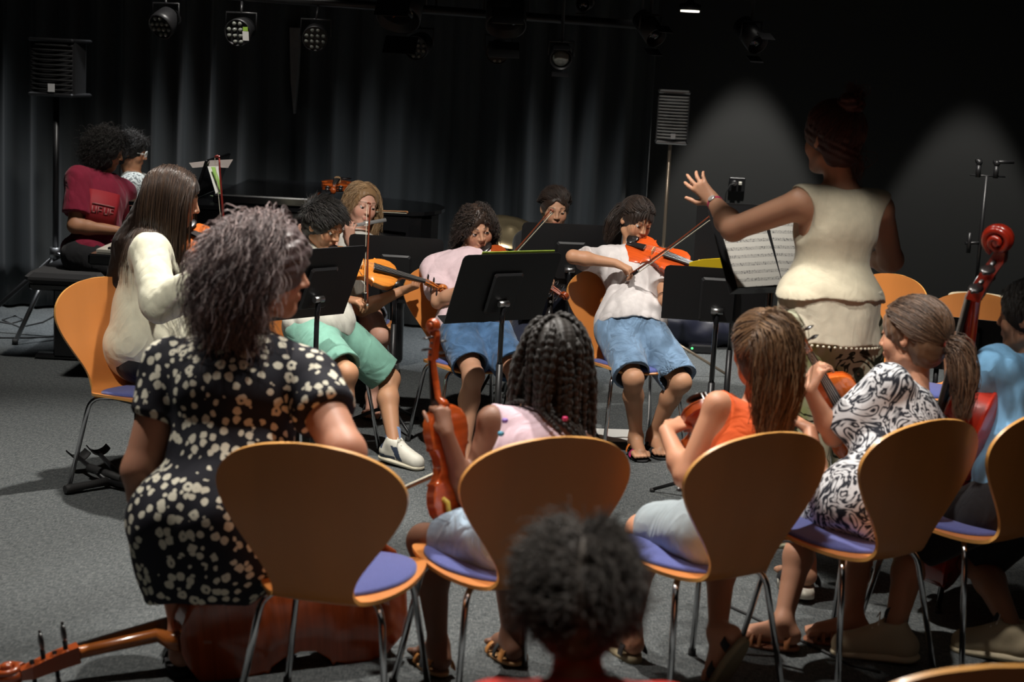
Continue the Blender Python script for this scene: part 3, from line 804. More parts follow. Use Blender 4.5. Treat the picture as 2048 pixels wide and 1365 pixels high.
    for sd in (-1, 1):
        pp = [(sd * L * (.012 + .030 * (i / 39)), p[1], p[2]) for i, p in enumerate(pts)]; vol.tube(pp, [.017 * L * (1 - .35 * i / 39) for i in range(40)], 8)
    vol.tube([(-.045 * L, 1.665 * L, zt - .03 * L), (.045 * L, 1.665 * L, zt - .03 * L)], .014 * L, 10); vol.tube([p for p in pts[:22]], .021 * L, 10)
    vol.build('scroll', edge, root)
    fb = MB(); f0, f1 = 1.38 * L, .62 * L; vs = []; fs = []
    for y, w_, z in ((f0, .034 * L, zt + .040 * L), (f1, .060 * L, zt + .085 * L)):
        for i in range(7):
            a = PI * (i / 6); vs.append((w_ * math.cos(a), y, z + .012 * L * math.sin(a)))
        vs += [(-w_, y, z - .014 * L), (w_, y, z - .014 * L)]
    for j in range(9): fs.append((j, (j + 1) % 9, 9 + (j + 1) % 9, 9 + j))
    fs += [tuple(range(8, -1, -1)), tuple(range(9, 18))]; fb.add(vs, fs); fb.build('fingerboard', M_ebony, root)
    br = MB(); br.prism([(-.062 * L, 0), (-.045 * L, 0), (-.03 * L, .02 * L), (.03 * L, .02 * L), (.045 * L, 0), (.062 * L, 0), (.05 * L, .075 * L), (.02 * L, .09 * L), (-.02 * L, .09 * L), (-.05 * L, .075 * L)], -.006 * L, .006 * L)
    br.build('bridge', mat(name + '_maple', (.62, .42, .2), .5), root, Matrix.Translation((0, .445 * L, zt + .022 * L)) @ Matrix.Rotation(PI / 2, 4, 'X'))
    tp = MB(); vs = []
    for y, w_, z in ((.02, .022, .035), (.10, .035, .062), (.31, .055, .075)):
        vs += [(-w_ * L, y * L, zt + (z - .01) * L), (w_ * L, y * L, zt + (z - .01) * L), (w_ * L * .8, y * L, zt + (z + .008) * L), (-w_ * L * .8, y * L, zt + (z + .008) * L)]
    tp.add(vs, [(0, 1, 2, 3)[::-1]] + [(i * 4 + j, i * 4 + (j + 1) % 4, i * 4 + 4 + (j + 1) % 4, i * 4 + 4 + j) for i in range(2) for j in range(4)] + [(8, 9, 10, 11)]); tp.build('tailpiece', M_ebony, root)
    for i in range(4):
        x = (i - 1.5) * .022; sm = MB(); sm.tube([(x * L * 1.1, .31 * L, zt + .083 * L), (x * L * 1.15, .445 * L, zt + .112 * L - abs(x) * .25 * L), (x * .55 * L, 1.385 * L, zt + .056 * L), (x * .4 * L, 1.46 * L + .03 * L * i / 3, zt + .02 * L)], .0021 * L if not cello else .0016 * L, 5); sm.build('string', M_silver, root)
        pg = MB(); s_ = 1 if i % 2 else -1; y = (1.43 + .048 * i) * L; z = zt + (.012 - .016 * i) * L
        pg.tube([(-s_ * .04 * L, y, z), (s_ * .07 * L, y, z)], .010 * L, 8); pg.ball((s_ * .105 * L, y, z), (.040 * L, .012 * L, .030 * L), 12, 8); pg.ball((s_ * .148 * L, y, z), .007 * L, 8, 6); pg.build('peg', M_ebony, root)
    if chin:
        ch = MB(); ch.ball((-.11 * L, .06 * L, zt + .055 * L), (.12 * L, .085 * L, .018 * L), 16, 8); o = ch.build('chinrest', M_ebony, root)
        cl = MB()
        for x in (-.09, -.05): cl.tube([(x * L, -.012 * L, zt + .05 * L), (x * L, -.012 * L, -zt - .01 * L)], .007 * L, 8)
        cl.box((-.07 * L, .005 * L, -zt - .012 * L), (.06 * L, .05 * L, .008 * L)); cl.build('clamp', M_silver, o)
    else:
        ep = MB(); ep.tube([(0, -.02 * L, 0), (0, -.16 * L, 0)], .007 * L, 8); ep.build('endpin', M_steel, root)
    return root
def place(root, origin, ydir, zdir):
    y = unit(ydir); z = unit(np.asarray(zdir) - y * (np.asarray(zdir) @ y)); x = np.cross(y, z)
    root.matrix_world = frame_M(origin, x, y, z); return root
def make_bow(name, frog, tip, side, label, L=None, group=None, stickcol=(.16, .035, .015)):
    """bow from frog to tip; hair lies on the `side` side of the stick"""
    frog = np.array(frog, float); tip = np.array(tip, float); root = empty(name, (0, 0, 0), label, 'bow', group); d = unit(tip - frog); L = np.linalg.norm(tip - frog); s = unit(side - d * (side @ d)); x = np.cross(d, s)
    W_ = lambda a, b: frog + d * a * L + s * b * L
    st = MB(); st.tube([W_(-.02 + 1.02 * i / 14, -.012 * math.sin(PI * i / 14) * -1.0) for i in range(15)], [.0055 - .0022 * i / 14 for i in range(15)], 8)
    st.build('stick', mat(name + '_pernambuco', stickcol, .25, coat=.5), root)
    hd = MB(); hd.tube([W_(.985, 0), W_(1.0, .012), W_(.992, .034)], [.005, .0055, .004], 8); hd.build('tip_plate', mat(name + '_tip', stickcol, .3), root)
    hr = MB(); hr.box((0, 0, 0), (.007, .90 * L, .0016)); hr.build('bow_hair', mat(name + '_horsehair', (.80, .74, .58), .5), root, frame_M(W_(.535, .034), x, d, s))
    fg = MB(); fg.box((0, 0, 0), (.011, .075 * L, .026 * L), bev=.002); fg.build('frog', M_ebony, root, frame_M(W_(.055, .019), x, d, s))
    sw = MB(); sw.tube([W_(-.045, 0), W_(-.015, 0)], .005, 8); sw.build('screw', M_silver, root)
    return root

# ------------------------------------------------------------------ chairs, stands
def chair_proto(name='shell_chair'):
    """local: sits facing +y, origin on the floor under the seat centre"""
    root = empty(name)
    # profile: (y, z, half width)
    prof = [(.235, .412, .105), (.228, .420, .150), (.20, .428, .188), (.15, .431, .211), (.08, .428, .221), (.0, .421, .219), (-.07, .413, .198), (-.125, .407, .160), (-.165, .410, .127), (-.190, .424, .110), (-.203, .455, .109), (-.213, .495, .127), (-.225, .545, .162), (-.237, .600, .204), (-.247, .650, .236), (-.255, .700, .257), (-.262, .745, .255), (-.268, .785, .228), (-.272, .812, .192), (-.275, .833, .142), (-.277, .844, .095), (-.278, .849, .058), (-.278, .851, .025)]
    m = 14; P = np.array(prof); t0 = np.linspace(0, len(P) - 1, 61); i0 = np.minimum(t0.astype(int), len(P) - 2); f = (t0 - i0)[:, None]; P = P[i0] * (1 - f) + P[i0 + 1] * f
    for _ in range(2): P[1:-1] = (P[:-2] + 2 * P[1:-1] + P[2:]) / 4
    T = np.gradient(P[:, :2], axis=0); T /= np.linalg.norm(T, axis=1)[:, None]; Nn = np.stack([T[:, 1], -T[:, 0]], 1)     # normal towards sitter
    Nn = -Nn if Nn[5][1] < 0 else Nn
    vs = []; K = len(P); th = .011
    for side in (0, 1):
        for i in range(K):
            s_ = i / (K - 1)
            for j in range(m + 1):
                u = -1 + 2 * j / m; dish = (.012 if s_ < .4 else .020) * (u * u) * (P[i, 2] / .22) ** 2
                y = P[i, 0] + Nn[i, 0] * (dish - side * th); z = P[i, 1] + Nn[i, 1] * (dish - side * th); vs.append((u * P[i, 2], y, z))
    fs = []; mi = []; st = K * (m + 1)
    for i in range(K - 1):
        for j in range(m):
            q = (i * (m + 1) + j, i * (m + 1) + j + 1, (i + 1) * (m + 1) + j + 1, (i + 1) * (m + 1) + j); fs.append(q); mi.append(0); fs.append(tuple(a + st for a in q[::-1])); mi.append(0)
    rim = [j for j in range(m)] + [i * (m + 1) + m for i in range(K - 1)] + [(K - 1) * (m + 1) + j for j in range(m, 0, -1)] + [i * (m + 1) for i in range(K - 1, 0, -1)]
    for a, b in zip(rim, rim[1:] + rim[:1]): fs.append((b, a, a + st, b + st)); mi.append(1)
    o = link('seat_shell', np_mesh('seat_shell', vs, fs, True, mi=mi), [M_ply, M_plyedge], root)
    e = o.modifiers.new('edge', 'EDGE_SPLIT'); e.split_angle = math.radians(50)
    # pad on the seat
    vs = []; fs = []; n = 40
    for k, (sc, dz) in enumerate(((.90, .001), (.90, .008), (.86, .012), (.5, .013), (.02, .013))):
        for j in range(n):
            a = 2 * PI * j / n; u = math.sin(a); yy = .048 + .183 * math.cos(a) * sc / .9
            wv = np.interp(-(.055 + .175 * math.cos(a)), -P[:36, 0], P[:36, 2]); x = u * .205 * sc * min(1, wv / .205)
            x = u * .226 * sc * (1 if yy > -.03 else 1 - (-.03 - yy) * .9)
            zz = np.interp(-yy, -P[:36, 0], P[:36, 1]) + .012 * (x / .22) ** 2; vs.append((x, yy, zz + dz))
    for k in range(4):
        for j in range(n): fs.append((k * n + j, k * n + (j + 1) % n, (k + 1) * n + (j + 1) % n, (k + 1) * n + j))
    fs = [f_[::-1] for f_ in fs]
    link('seat_pad', np_mesh('seat_pad', vs, fs), M_pad, root)
    hub = MB(); hub.box((0, .02, .396), (.22, .20, .020), bev=.008); hub.build('mounting_plate', M_black, root)
    for sx in (-1, 1):
        for sy in (-1, 1):
            l = MB(); pts = [(sx * .05, .02 + sy * .05, .391), (sx * .125, .02 + sy * .105, .393)]
            end = V3(sx * .215, .02 + sy * .215, .006); d = unit(end - V3(sx * .158, .02 + sy * .137, .357))
            for i in range(6): q = i / 5; a = V3(*pts[1]) * (1 - q) ** 2 + 2 * q * (1 - q) * V3(sx * .162, .02 + sy * .140, .396) + q * q * V3(sx * .170, .02 + sy * .152, .347); pts.append(tuple(a))
            pts.append(tuple(end)); l.tube(pts, .0095, 10); lo = l.build('leg', M_chrome, root)
            ft = MB(); ft.lathe(tuple(end - V3(0, 0, .006)), [(.012, 0), (.013, .004), (.012, .022), (.010, .024)], 12); ft.build('foot_cap', M_rubber, lo)
            cp = MB(); cp.box((sx * .105, .02 + sy * .092, .404), (.035, .028, .018), bev=.004); cp.build('spacer', M_ivory, root)
    return root
def copy_tree(o, parent=None):
    c = o.copy(); COL.objects.link(c); c.parent = parent
    for ch in list(o.children): copy_tree(ch, c)
    return c

def music_stand(name, x, Y, z_mid, yaw, tilt, label, w=.50, h=.34, face=0, group='black music stands', base_yaw=0, tall=None, foot=None):
    """desk centre at (x, Y, z_mid); the printed side of the desk faces yaw; tilt leans its top away"""
    root = empty(name, (x, Y, 0), label, 'music stand', group)
    n = yawdir(yaw); s = unit(np.cross(UP, n)); t = math.radians(tilt); n2 = unit(n * math.cos(t) + UP * math.sin(t)); u2 = np.cross(n2, s)
    u2 = u2 if u2[2] > 0 else -u2
    M = frame_M((0, 0, z_mid), s, u2, n2)
    if face: M = M @ Matrix.Rotation(math.radians(face), 4, 'Z')
    b = .022; ol = [(-w / 2, -h / 2), (w / 2, -h / 2), (w / 2, h / 2 - b), (w / 2 - b * .3, h / 2 - b * .3), (w / 2 - b, h / 2), (-w / 2 + b, h / 2), (-w / 2 + b * .3, h / 2 - b * .3), (-w / 2, h / 2 - b)]
    MB().prism(ol, -.002, .002).build('desk', M_black, root, M)
    MB().box((0, -h / 2, .03), (w, .003, .062)).build('ledge', M_black, root, M)
    MB().box((0, -.02, -.012), (.15, .20, .018), bev=.02).build('bracket', M_black, root, M)
    k = M @ Vector((0, -.06, -.035)); MB().tube([(k.x, k.y, k.z), (0, 0, .10)] if False else [tuple(k), (0, 0, z_mid - .16), (0, 0, .48)], [.011, .011, .011], 12).build('upper_tube', M_gloss, root)
    MB().tube([(0, 0, .52), (0, 0, .05)], .0145, 12).build('pole', M_black, root)
    kb = MB(); kb.tube([tuple(k - Vector(s * .025)), tuple(k + Vector(s * .025))], .014, 12); kb.build('tilt_knob', M_steel, root)
    for i in range(3):
        a = math.radians(base_yaw + 120 * i); c, q = math.cos(a), math.sin(a)
        l = MB(); l.tube([(0, 0, .10), (c * .07, q * .07, .085), (c * .24, q * .24, .010)], [.009, .009, .007], 8); lo = l.build('leg', M_black, root)
        MB().box((c * .24, q * .24, .008), (.022, .022, .016), bev=.004).build('foot_cap', M_rubber, lo)

    return root, Matrix.Translation((x, Y, 0)) @ M

# ------------------------------------------------------------------ room
def carpet_mat():
    m = bpy.data.materials.new('grey_carpet'); m.use_nodes = True; nt = m.node_tree; b = nt.nodes['Principled BSDF']; N = nt.nodes.new; Lk = nt.links.new
    tc = N('ShaderNodeTexCoord'); outs = []
    for sc, st in ((160, (1, .22, 1)), (170, (.22, 1, 1)), (1.3, (1, 1, 1))):
        mp = N('ShaderNodeMapping'); mp.inputs['Scale'].default_value = st; n = N('ShaderNodeTexNoise'); n.inputs['Scale'].default_value = sc; n.inputs['Detail'].default_value = 3
        Lk(tc.outputs['Object'], mp.inputs[0]); Lk(mp.outputs[0], n.inputs['Vector']); outs.append(n.outputs['Fac'])
    mx = N('ShaderNodeMath'); mx.operation = 'MAXIMUM'; Lk(outs[0], mx.inputs[0]); Lk(outs[1], mx.inputs[1])
    r = N('ShaderNodeValToRGB'); r.color_ramp.elements[0].position = .42; r.color_ramp.elements[0].color = (.052, .058, .060, 1); r.color_ramp.elements[1].position = .74; r.color_ramp.elements[1].color = (.165, .172, .170, 1)
    Lk(mx.outputs[0], r.inputs[0])
    br = N('ShaderNodeTexBrick'); br.inputs['Color1'].default_value = (1, 1, 1, 1); br.inputs['Color2'].default_value = (.90, .91, .92, 1); br.inputs['Mortar'].default_value = (.72, .72, .72, 1); br.inputs['Scale'].default_value = 1; br.inputs['Mortar Size'].default_value = .003; br.inputs['Brick Width'].default_value = 1.0; br.inputs['Row Height'].default_value = .5
    mp = N('ShaderNodeMapping'); mp.inputs['Rotation'].default_value = (0, 0, .5); Lk(tc.outputs['Object'], mp.inputs[0]); Lk(mp.outputs[0], br.inputs['Vector'])
    mm = N('ShaderNodeMix'); mm.data_type = 'RGBA'; mm.blend_type = 'MULTIPLY'; mm.inputs['Factor'].default_value = .8; Lk(r.outputs[0], mm.inputs['A']); Lk(br.outputs[0], mm.inputs['B'])
    Lk(mm.outputs['Result'], b.inputs['Base Color']); b.inputs['Roughness'].default_value = .95; b.inputs['Specular IOR Level'].default_value = .15
    bp = N('ShaderNodeBump'); bp.inputs['Strength'].default_value = .4; bp.inputs['Distance'].default_value = .004; Lk(mx.outputs[0], bp.inputs['Height']); Lk(bp.outputs[0], b.inputs['Normal'])
    return m
XL, XR, YN, YF, ZC = -4.8, 4.4, -1.6, 11.3, 3.9
M_wall = mat('dark_grey_wall_paint', (.032, .033, .032), .8, bump=(60, .1, .002))
M_ceil = mat('black_ceiling_paint', (.012, .012, .012), .9)
tag(MB().box(((XL + XR) / 2, (YN + YF) / 2, -.05), (XR - XL + .4, YF - YN + .4, .1)).build('floor', carpet_mat()), kind='structure')
tag(MB().box(((XL + XR) / 2, (YN + YF) / 2, ZC + .05), (XR - XL + .4, YF - YN + .4, .1)).build('ceiling', M_ceil), kind='structure')
tag(MB().box(((XL + XR) / 2, YF + .06, ZC / 2), (XR - XL + .4, .12, ZC)).build('wall_far', M_wall), kind='structure')
tag(MB().box(((XL + XR) / 2, YN - .06, ZC / 2), (XR - XL + .4, .12, ZC)).build('wall_near', M_ceil), kind='structure')
tag(MB().box((XL - .06, (YN + YF) / 2, ZC / 2), (.12, YF - YN, ZC)).build('wall_left', M_ceil), kind='structure')
tag(MB().box((XR + .06, (YN + YF) / 2, ZC / 2), (.12, YF - YN, ZC)).build('wall_right', M_wall), kind='structure')
# curtain
def curtain(x0, x1, Y, z1, label):
    g = np.random.default_rng(4); xs = np.arange(x0, x1, .012); n = len(xs); zs = np.linspace(.02, z1, 14)
    ph = np.cumsum(g.uniform(.6, 1.4, n)) * .012 * 2 * PI / .21; am = .055 + .030 * np.sin(xs * 2.1) + .018 * np.sin(xs * 5.3 + 1)
    vs = []; fs = []
    for i, z in enumerate(zs):
        d = am * np.sin(ph + .25 * math.sin(z * 1.7)) + .010 * np.sin(ph * 2.3 + z)
        d = d * (1 - .25 * i / 13)
        for x, q in zip(xs, d): vs.append((x, Y + q, z))
    for i in range(13):
        for j in range(n - 1): fs.append((i * n + j, i * n + j + 1, (i + 1) * n + j + 1, (i + 1) * n + j))
    M_cur = mat('dark_slate_curtain', (.050, .056, .058), .9, sheen=.15, bump=(220, .2, .002))
    o = link('curtain', np_mesh('curtain', vs, fs), M_cur); md = o.modifiers.new('t', 'SOLIDIFY'); md.thickness = .006
    tag(o, label, 'curtain'); return o
XC = at(1296, 300, 11.05)[0]
curtain(XL + .02, XC, 11.0, 3.7, 'dark grey pleated stage curtain hanging across the back of the room')

# ------------------------------------------------------------------ chairs
proto = chair_proto()
def put_chair(x, Y, yaw, label, group, first=[True]):
    c = proto if first[0] else copy_tree(proto); first[0] = False
    c.location = (x, Y, 0); c.rotation_euler = (0, 0, -math.radians(yaw)); tag(c, label, 'chair', group); return c
def chair_back(px, py, Y, yaw, label, group='beech shell chairs'):
    """place a chair so that the middle of the top of its back is at the given sight line and depth"""
    P = at(px, py, Y); d = yawdir(yaw); return put_chair(P[0] + d[0] * .277, P[1] + d[1] * .277, yaw, label, group)
FR = 'beech shell chairs in the front row'
chair_back(615, 888, 4.01, 12, 'beech shell chair with the woman in the spotted dress on it', FR)
chair_back(1112, 876, 4.23, -27, 'beech shell chair behind the girl with braids', FR)
chair_back(1538, 868, 4.42, -33, 'beech shell chair behind the girl in the orange top', FR)
chair_back(1868, 841, 4.71, -36, 'beech shell chair behind the girl with the tie-dye top', FR)
chair_back(2105, 845, 4.98, -38, 'beech shell chair the boy in blue sits on', FR)
chair_back(2010, 1330, 2.68, -10, 'beech shell chair nearest the camera, only its top edge in view', 'beech shell chairs nearest the camera')
chair_back(202, 541, 6.72, 128, 'beech shell chair under the woman in the cream shirt', 'beech shell chairs of the players')
chair_back(905, 526, 7.84, 158, 'beech shell chair of the girl in the pink T-shirt', 'beech shell chairs of the players')
chair_back(1226, 551, 8.03, 160, 'beech shell chair behind the girl in the white T-shirt', 'beech shell chairs of the players')
put_chair(-.90, 7.46, 140, 'beech shell chair of the boy in green shorts', 'beech shell chairs of the players')
put_chair(-.86, 8.52, 158, 'beech shell chair of the flute player', 'beech shell chairs of the players')
put_chair(.19, 8.62, 180, 'beech shell chair of the boy with the clarinet', 'beech shell chairs of the players')
chair_back(1797, 513, 8.3, 236, 'empty beech shell chair seen past the standing woman', 'empty beech shell chairs by the drums')
chair_back(1968, 577, 7.7, 218, 'empty beech shell chair in front of the conga drum', 'empty beech shell chairs by the drums')

# ------------------------------------------------------------------ people
def cloth(name, col, rough=.85, sheen=.15, noise=(25, .08), bump=(260, .25, .002), folds=(6, .34, .05)): return mat(name, col, rough, sheen=sheen, noise=noise, bump=bump, spec=.25, folds=folds)
def denim(name, col, amt=.35): return mat(name, col, .85, sheen=.2, noise=(14, amt, 5), bump=(500, .35, .002), spec=.2, folds=(8, .6, .06))
def pattern_mat(name, kind):
    m = bpy.data.materials.new(name); m.use_nodes = True; nt = m.node_tree; b = nt.nodes['Principled BSDF']; N = nt.nodes.new; Lk = nt.links.new
    tc = N('ShaderNodeTexCoord'); b.inputs['Roughness'].default_value = .8; b.inputs['Specular IOR Level'].default_value = .25
    if kind == 'spots':
        nz = N('ShaderNodeTexNoise'); nz.inputs['Scale'].default_value = 60; nz.inputs['Detail'].default_value = 1; ad = N('ShaderNodeVectorMath'); ad.operation = 'MULTIPLY_ADD'; ad.inputs[1].default_value = (.012, .012, .012)
        Lk(tc.outputs['Object'], nz.inputs['Vector']); Lk(nz.outputs['Color'], ad.inputs[0]); Lk(tc.outputs['Object'], ad.inputs[2])
        v = N('ShaderNodeTexVoronoi'); v.inputs['Scale'].default_value = 33; v.inputs['Randomness'].default_value = .72; Lk(ad.outputs[0], v.inputs['Vector'])
        sp = N('ShaderNodeSeparateColor'); Lk(v.outputs['Color'], sp.inputs[0])
        rad = N('ShaderNodeMapRange'); rad.inputs['To Min'].default_value = .32; rad.inputs['To Max'].default_value = .48; Lk(sp.outputs[0], rad.inputs['Value'])
        gt = N('ShaderNodeMath'); gt.operation = 'LESS_THAN'; Lk(v.outputs['Distance'], gt.inputs[0]); Lk(rad.outputs[0], gt.inputs[1])
        hr_ = N('ShaderNodeMapRange'); hr_.inputs['From Min'].default_value = .45; hr_.inputs['To Min'].default_value = 0; hr_.inputs['To Max'].default_value = .17; Lk(sp.outputs[0], hr_.inputs['Value'])
        hs = N('ShaderNodeMath'); hs.operation = 'GREATER_THAN'; Lk(v.outputs['Distance'], hs.inputs[0]); Lk(hr_.outputs[0], hs.inputs[1])
        ml = N('ShaderNodeMath'); ml.operation = 'MULTIPLY'; Lk(gt.outputs[0], ml.inputs[0]); Lk(hs.outputs[0], ml.inputs[1])
        A, B = (.012, .012, .018, 1), (.66, .62, .50, 1); fac = ml.outputs[0]
    elif kind in ('tiedye', 'paisley', 'print'):
        sc = {'tiedye': 8, 'paisley': 7, 'print': 26}[kind]
        nz = N('ShaderNodeTexNoise'); nz.inputs['Scale'].default_value = sc; nz.inputs['Detail'].default_value = 2.5; nz.inputs['Distortion'].default_value = {'tiedye': 2.4, 'paisley': 1.2, 'print': 1}[kind]; Lk(tc.outputs['Object'], nz.inputs['Vector'])
        wv = N('ShaderNodeMath'); wv.operation = 'PINGPONG'; wv.inputs[1].default_value = {'tiedye': .075, 'paisley': .07, 'print': .11}[kind]; Lk(nz.outputs['Fac'], wv.inputs[0])
        rp = N('ShaderNodeMapRange'); rp.inputs['From Min'].default_value = .018; rp.inputs['From Max'].default_value = .052 if kind != 'paisley' else .03; Lk(wv.outputs[0], rp.inputs['Value']); fac = rp.outputs[0]
        A, B = {'tiedye': ((.015, .017, .025, 1), (.60, .61, .63, 1)), 'paisley': ((.02, .022, .012, 1), (.42, .42, .30, 1)), 'print': ((.10, .11, .11, 1), (.55, .57, .53, 1))}[kind]
    mx = N('ShaderNodeMix'); mx.data_type = 'RGBA'; mx.inputs['A'].default_value = A; mx.inputs['B'].default_value = B; Lk(fac, mx.inputs['Factor'])
    res = mx.outputs['Result']
    if kind == 'paisley':
        n2 = N('ShaderNodeTexNoise'); n2.inputs['Scale'].default_value = 5; Lk(tc.outputs['Object'], n2.inputs['Vector']); r2 = N('ShaderNodeMapRange'); r2.inputs['From Min'].default_value = .5; r2.inputs['From Max'].default_value = .62; Lk(n2.outputs['Fac'], r2.inputs['Value'])
        m2 = N('ShaderNodeMix'); m2.data_type = 'RGBA'; m2.blend_type = 'MULTIPLY'; m2.inputs['B'].default_value = (.45, .62, .12, 1); Lk(r2.outputs[0], m2.inputs['Factor']); Lk(res, m2.inputs['A']); res = m2.outputs['Result']
    Lk(res, b.inputs['Base Color']); return m
H_black = hair_mat('black_hair', (.007, .006, .005), (.018, .014, .011), .42)
H_black.node_tree.nodes['Principled BSDF'].inputs['Specular IOR Level'].default_value = .25
H_dark = hair_mat('dark_brown_hair', (.009, .005, .004), (.045, .024, .014), .36)
H_brown2 = hair_mat('soft_black_hair', (.030, .024, .020), (.085, .070, .058), .42)
H_brown = hair_mat('brown_hair', (.022, .011, .006), (.16, .085, .045), .36)
H_light = hair_mat('light_brown_hair', (.045, .021, .010), (.34, .19, .09), .38)
H_blonde = hair_mat('blonde_hair', (.16, .085, .035), (.55, .36, .19), .4)
H_bob = hair_mat('greying_plum_hair', (.025, .012, .014), (.27, .19, .18), .34)
H_gloss = hair_mat('glossy_brown_hair', (.016, .008, .005), (.085, .045, .025), .22)
H_red = hair_mat('auburn_hair', (.030, .007, .005), (.085, .020, .012), .4)
fwd = lambda y, p=0: yawdir(y, p)

# --- girl in white T-shirt with violin
P = mk('white', 1.36, (1262, 662, 7.78), (1262, 502, 'f'), (1274, 434, 'n'), 178, 152, 'girl in white T-shirt and denim shorts bowing a violin, head bent over it', hpitch=17, htilt=-8, skin=(.52, .27, .155), vox=.0035,
       armR=((1146, 514, 'n'), (1238, 528, 'n')), armL=((1330, 600, 'n'), (1385, 560, 'n')), legR=((1264, 745, 'n'), (1272, 872, 'f')), legL=((1362, 748, 'n'), (1308, 868, 'f')), footR=(170, 5), footL=(165, 5), eyes=True, eyes_down=True, at=.92,
       hands={'R': (V3(.9, -.1, -.35), V3(-.1, .3, -1), 1, (.55, .6, .6, .55), .7), 'L': (V3(.5, -.5, .5), V3(-.4, -.3, .5), -1, (.8, .8, .8, .8), .4)})
body(P); W9 = P
top(P, 't_shirt', cloth('white_cotton', (.62, .58, .57)), e=.020, sleeve=.62, sl_e=.016, hem=.03, neckline=.060, seed=3, amp=.007, scale=10, flare=.012, vox=.004)
fr = MB()
g = np.random.default_rng(2)
shorts(P, 'shorts', denim('light_denim', (.165, .265, .40), .35), frac=.93, e=.026, flare=.014, vox=.004, amp=.006)
hair_cap(P, th=.010, bump=.003, bscale=60, m=H_dark, seed=3)
strands(P, 2600, (.16, .24), H_dark, lift=.02, seed=2, r=.0013, wild=.05, anchor=P.W(0, -.088, .05))
strands(P, 160, (.07, .12), H_dark, stiff=.8, lift=.12, seed=21, r=.0012, wild=.06, front=True, region=lambda D: (D[:, 1] > .62) & (D[:, 0] > -.2), flow=lambda D: np.stack([D[:, 0] * 0 + 1, D[:, 0] * 0 + .4, D[:, 0] * 0 - .5], 1))
bundle(P, [P.W(0, -.085, .05), P.W(.045, -.10, .0), P.W(.075, -.08, -.08), P.W(.085, -.07, -.16)], 700, H_dark, spread=.040, r=.0014)
bundle(P, [P.W(.03, -.03, .105), P.W(.075, -.02, .05), P.W(.080, -.05, -.02), P.W(.078, -.06, -.09)], 350, H_dark, spread=.022, r=.0013, name='side_lock')
tie = MB()
for i in range(5): tie.ball(P.W(-.01 + .008 * i, -.085 - .004 * (i % 2), .068 - .006 * i), .009, 8, 6)
tie.build('hair_tie', mat('red_elastic', (.45, .02, .04), .6), P.root, None, True)
M_orange_st, M_pink_st = mat('orange_strap', (.75, .20, .03), .5), mat('magenta_strap', (.62, .035, .17), .5)
sandal(P, 'R', 170, M_matte, [(.30, .022, M_orange_st), (.66, .040, M_pink_st)], 3, label='black sandal with orange and pink straps'); sandal(P, 'L', 165, M_matte, [(.30, .022, M_matte), (.66, .040, M_matte)], 3)
vl = make_violin('violin', .335, (.62, .085, .012), (.50, .06, .01), 'glossy orange-red violin under the chin of the girl in white T-shirt')
A = P.W(.03, .085, -.115) ; B = at(1415, 560, A[1] - .18)
place(vl, A + V3(-.03, 0, -.0), (at(1440, 552, P.neck[1] - .25) - A), V3(-.12, -.65, .8))
make_bow('violin_bow', at(1262, 548, P.wrR[1] - .03), at(1420, 432, P.wrR[1] - .30), V3(0, -.2, -1), 'long violin bow slanting across the girl in white T-shirt')

# --- girl in pink T-shirt, curly hair, looking at the camera
P = mk('pink', 1.36, (948, 662, 7.55), (925, 512, 'f'), (964, 442, 'n'), 172, 164, 'girl in pale pink T-shirt with curly hair looking up over her violin', hpitch=12, htilt=10, skin=(.50, .265, .165), vox=.0035,
       armR=((876, 604, 'n'), (940, 572, 'n')), armL=((1045, 600, 'n'), (1082, 582, 'n')), legR=((946, 765, 'n'), (928, 900, 'f')), legL=((1040, 765, 'n'), (1045, 895, 'f')), footR=(178, 5), footL=(165, 5), eyes=True, gaze=-.15, at=.92,
       hands={'R': (V3(.8, .1, .4), V3(.2, -.6, -.6), 1, (.55, .6, .6, .55), .7), 'L': (V3(.5, -.4, .4), V3(-.5, -.2, .4), -1, (.8, .8, .8, .8), .4)})
body(P); W7 = P
top(P, 't_shirt', cloth('pink_cotton', (.66, .50, .53)), e=.020, sleeve=.72, sl_e=.016, hem=.0, neckline=.062, seed=13, amp=.007, scale=10, flare=.014, vox=.004)
shorts(P, 'shorts', denim('blue_denim', (.065, .14, .27), .45), frac=.80, e=.022, flare=.010, vox=.004, amp=.006)
hair_cap(P, th=.012, bump=.008, bscale=45, m=H_dark, seed=3, front=(.064, .08, .092, -.030))
strands(P, 1500, (.07, .14), H_dark, stiff=.72, lift=.45, seed=12, r=.0011, wild=.22, curl=.008, cfreq=150)
strands(P, 500, (.16, .24), H_dark, stiff=.72, lift=.2, seed=17, r=.0011, wild=.2, curl=.009, cfreq=140, region=lambda D: (D[:, 1] < .1) & (D[:, 2] < .5))
strands(P, 90, (.04, .07), H_dark, stiff=.7, lift=.7, seed=14, r=.0010, wild=.3, curl=.006, cfreq=190, front=True, region=lambda D: (D[:, 1] > .4), flow=lambda D: np.stack([D[:, 0], D[:, 1] * 0 + 1, D[:, 0] * 0 - .3], 1))
sandal(P, 'R', 178, M_matte, [(.30, .022, M_matte), (.66, .040, M_matte)], 3); sandal(P, 'L', 165, M_matte, [(.30, .022, M_matte), (.66, .040, M_matte)], 3)
vl = make_violin('violin', .335, (.36, .065, .014), (.30, .05, .01), 'red-brown violin under the chin of the girl in pink T-shirt')
A = P.W(.02, .075, -.12); place(vl, A, at(1118, 588, P.neck[1] - .36) - A, V3(-.1, -.75, .7))
make_bow('violin_bow', at(962, 574, P.wrR[1] - .02), at(1103, 418, P.wrR[1] - .16), V3(.1, -.2, -1), 'violin bow raised past the curly-haired girl in pink T-shirt')

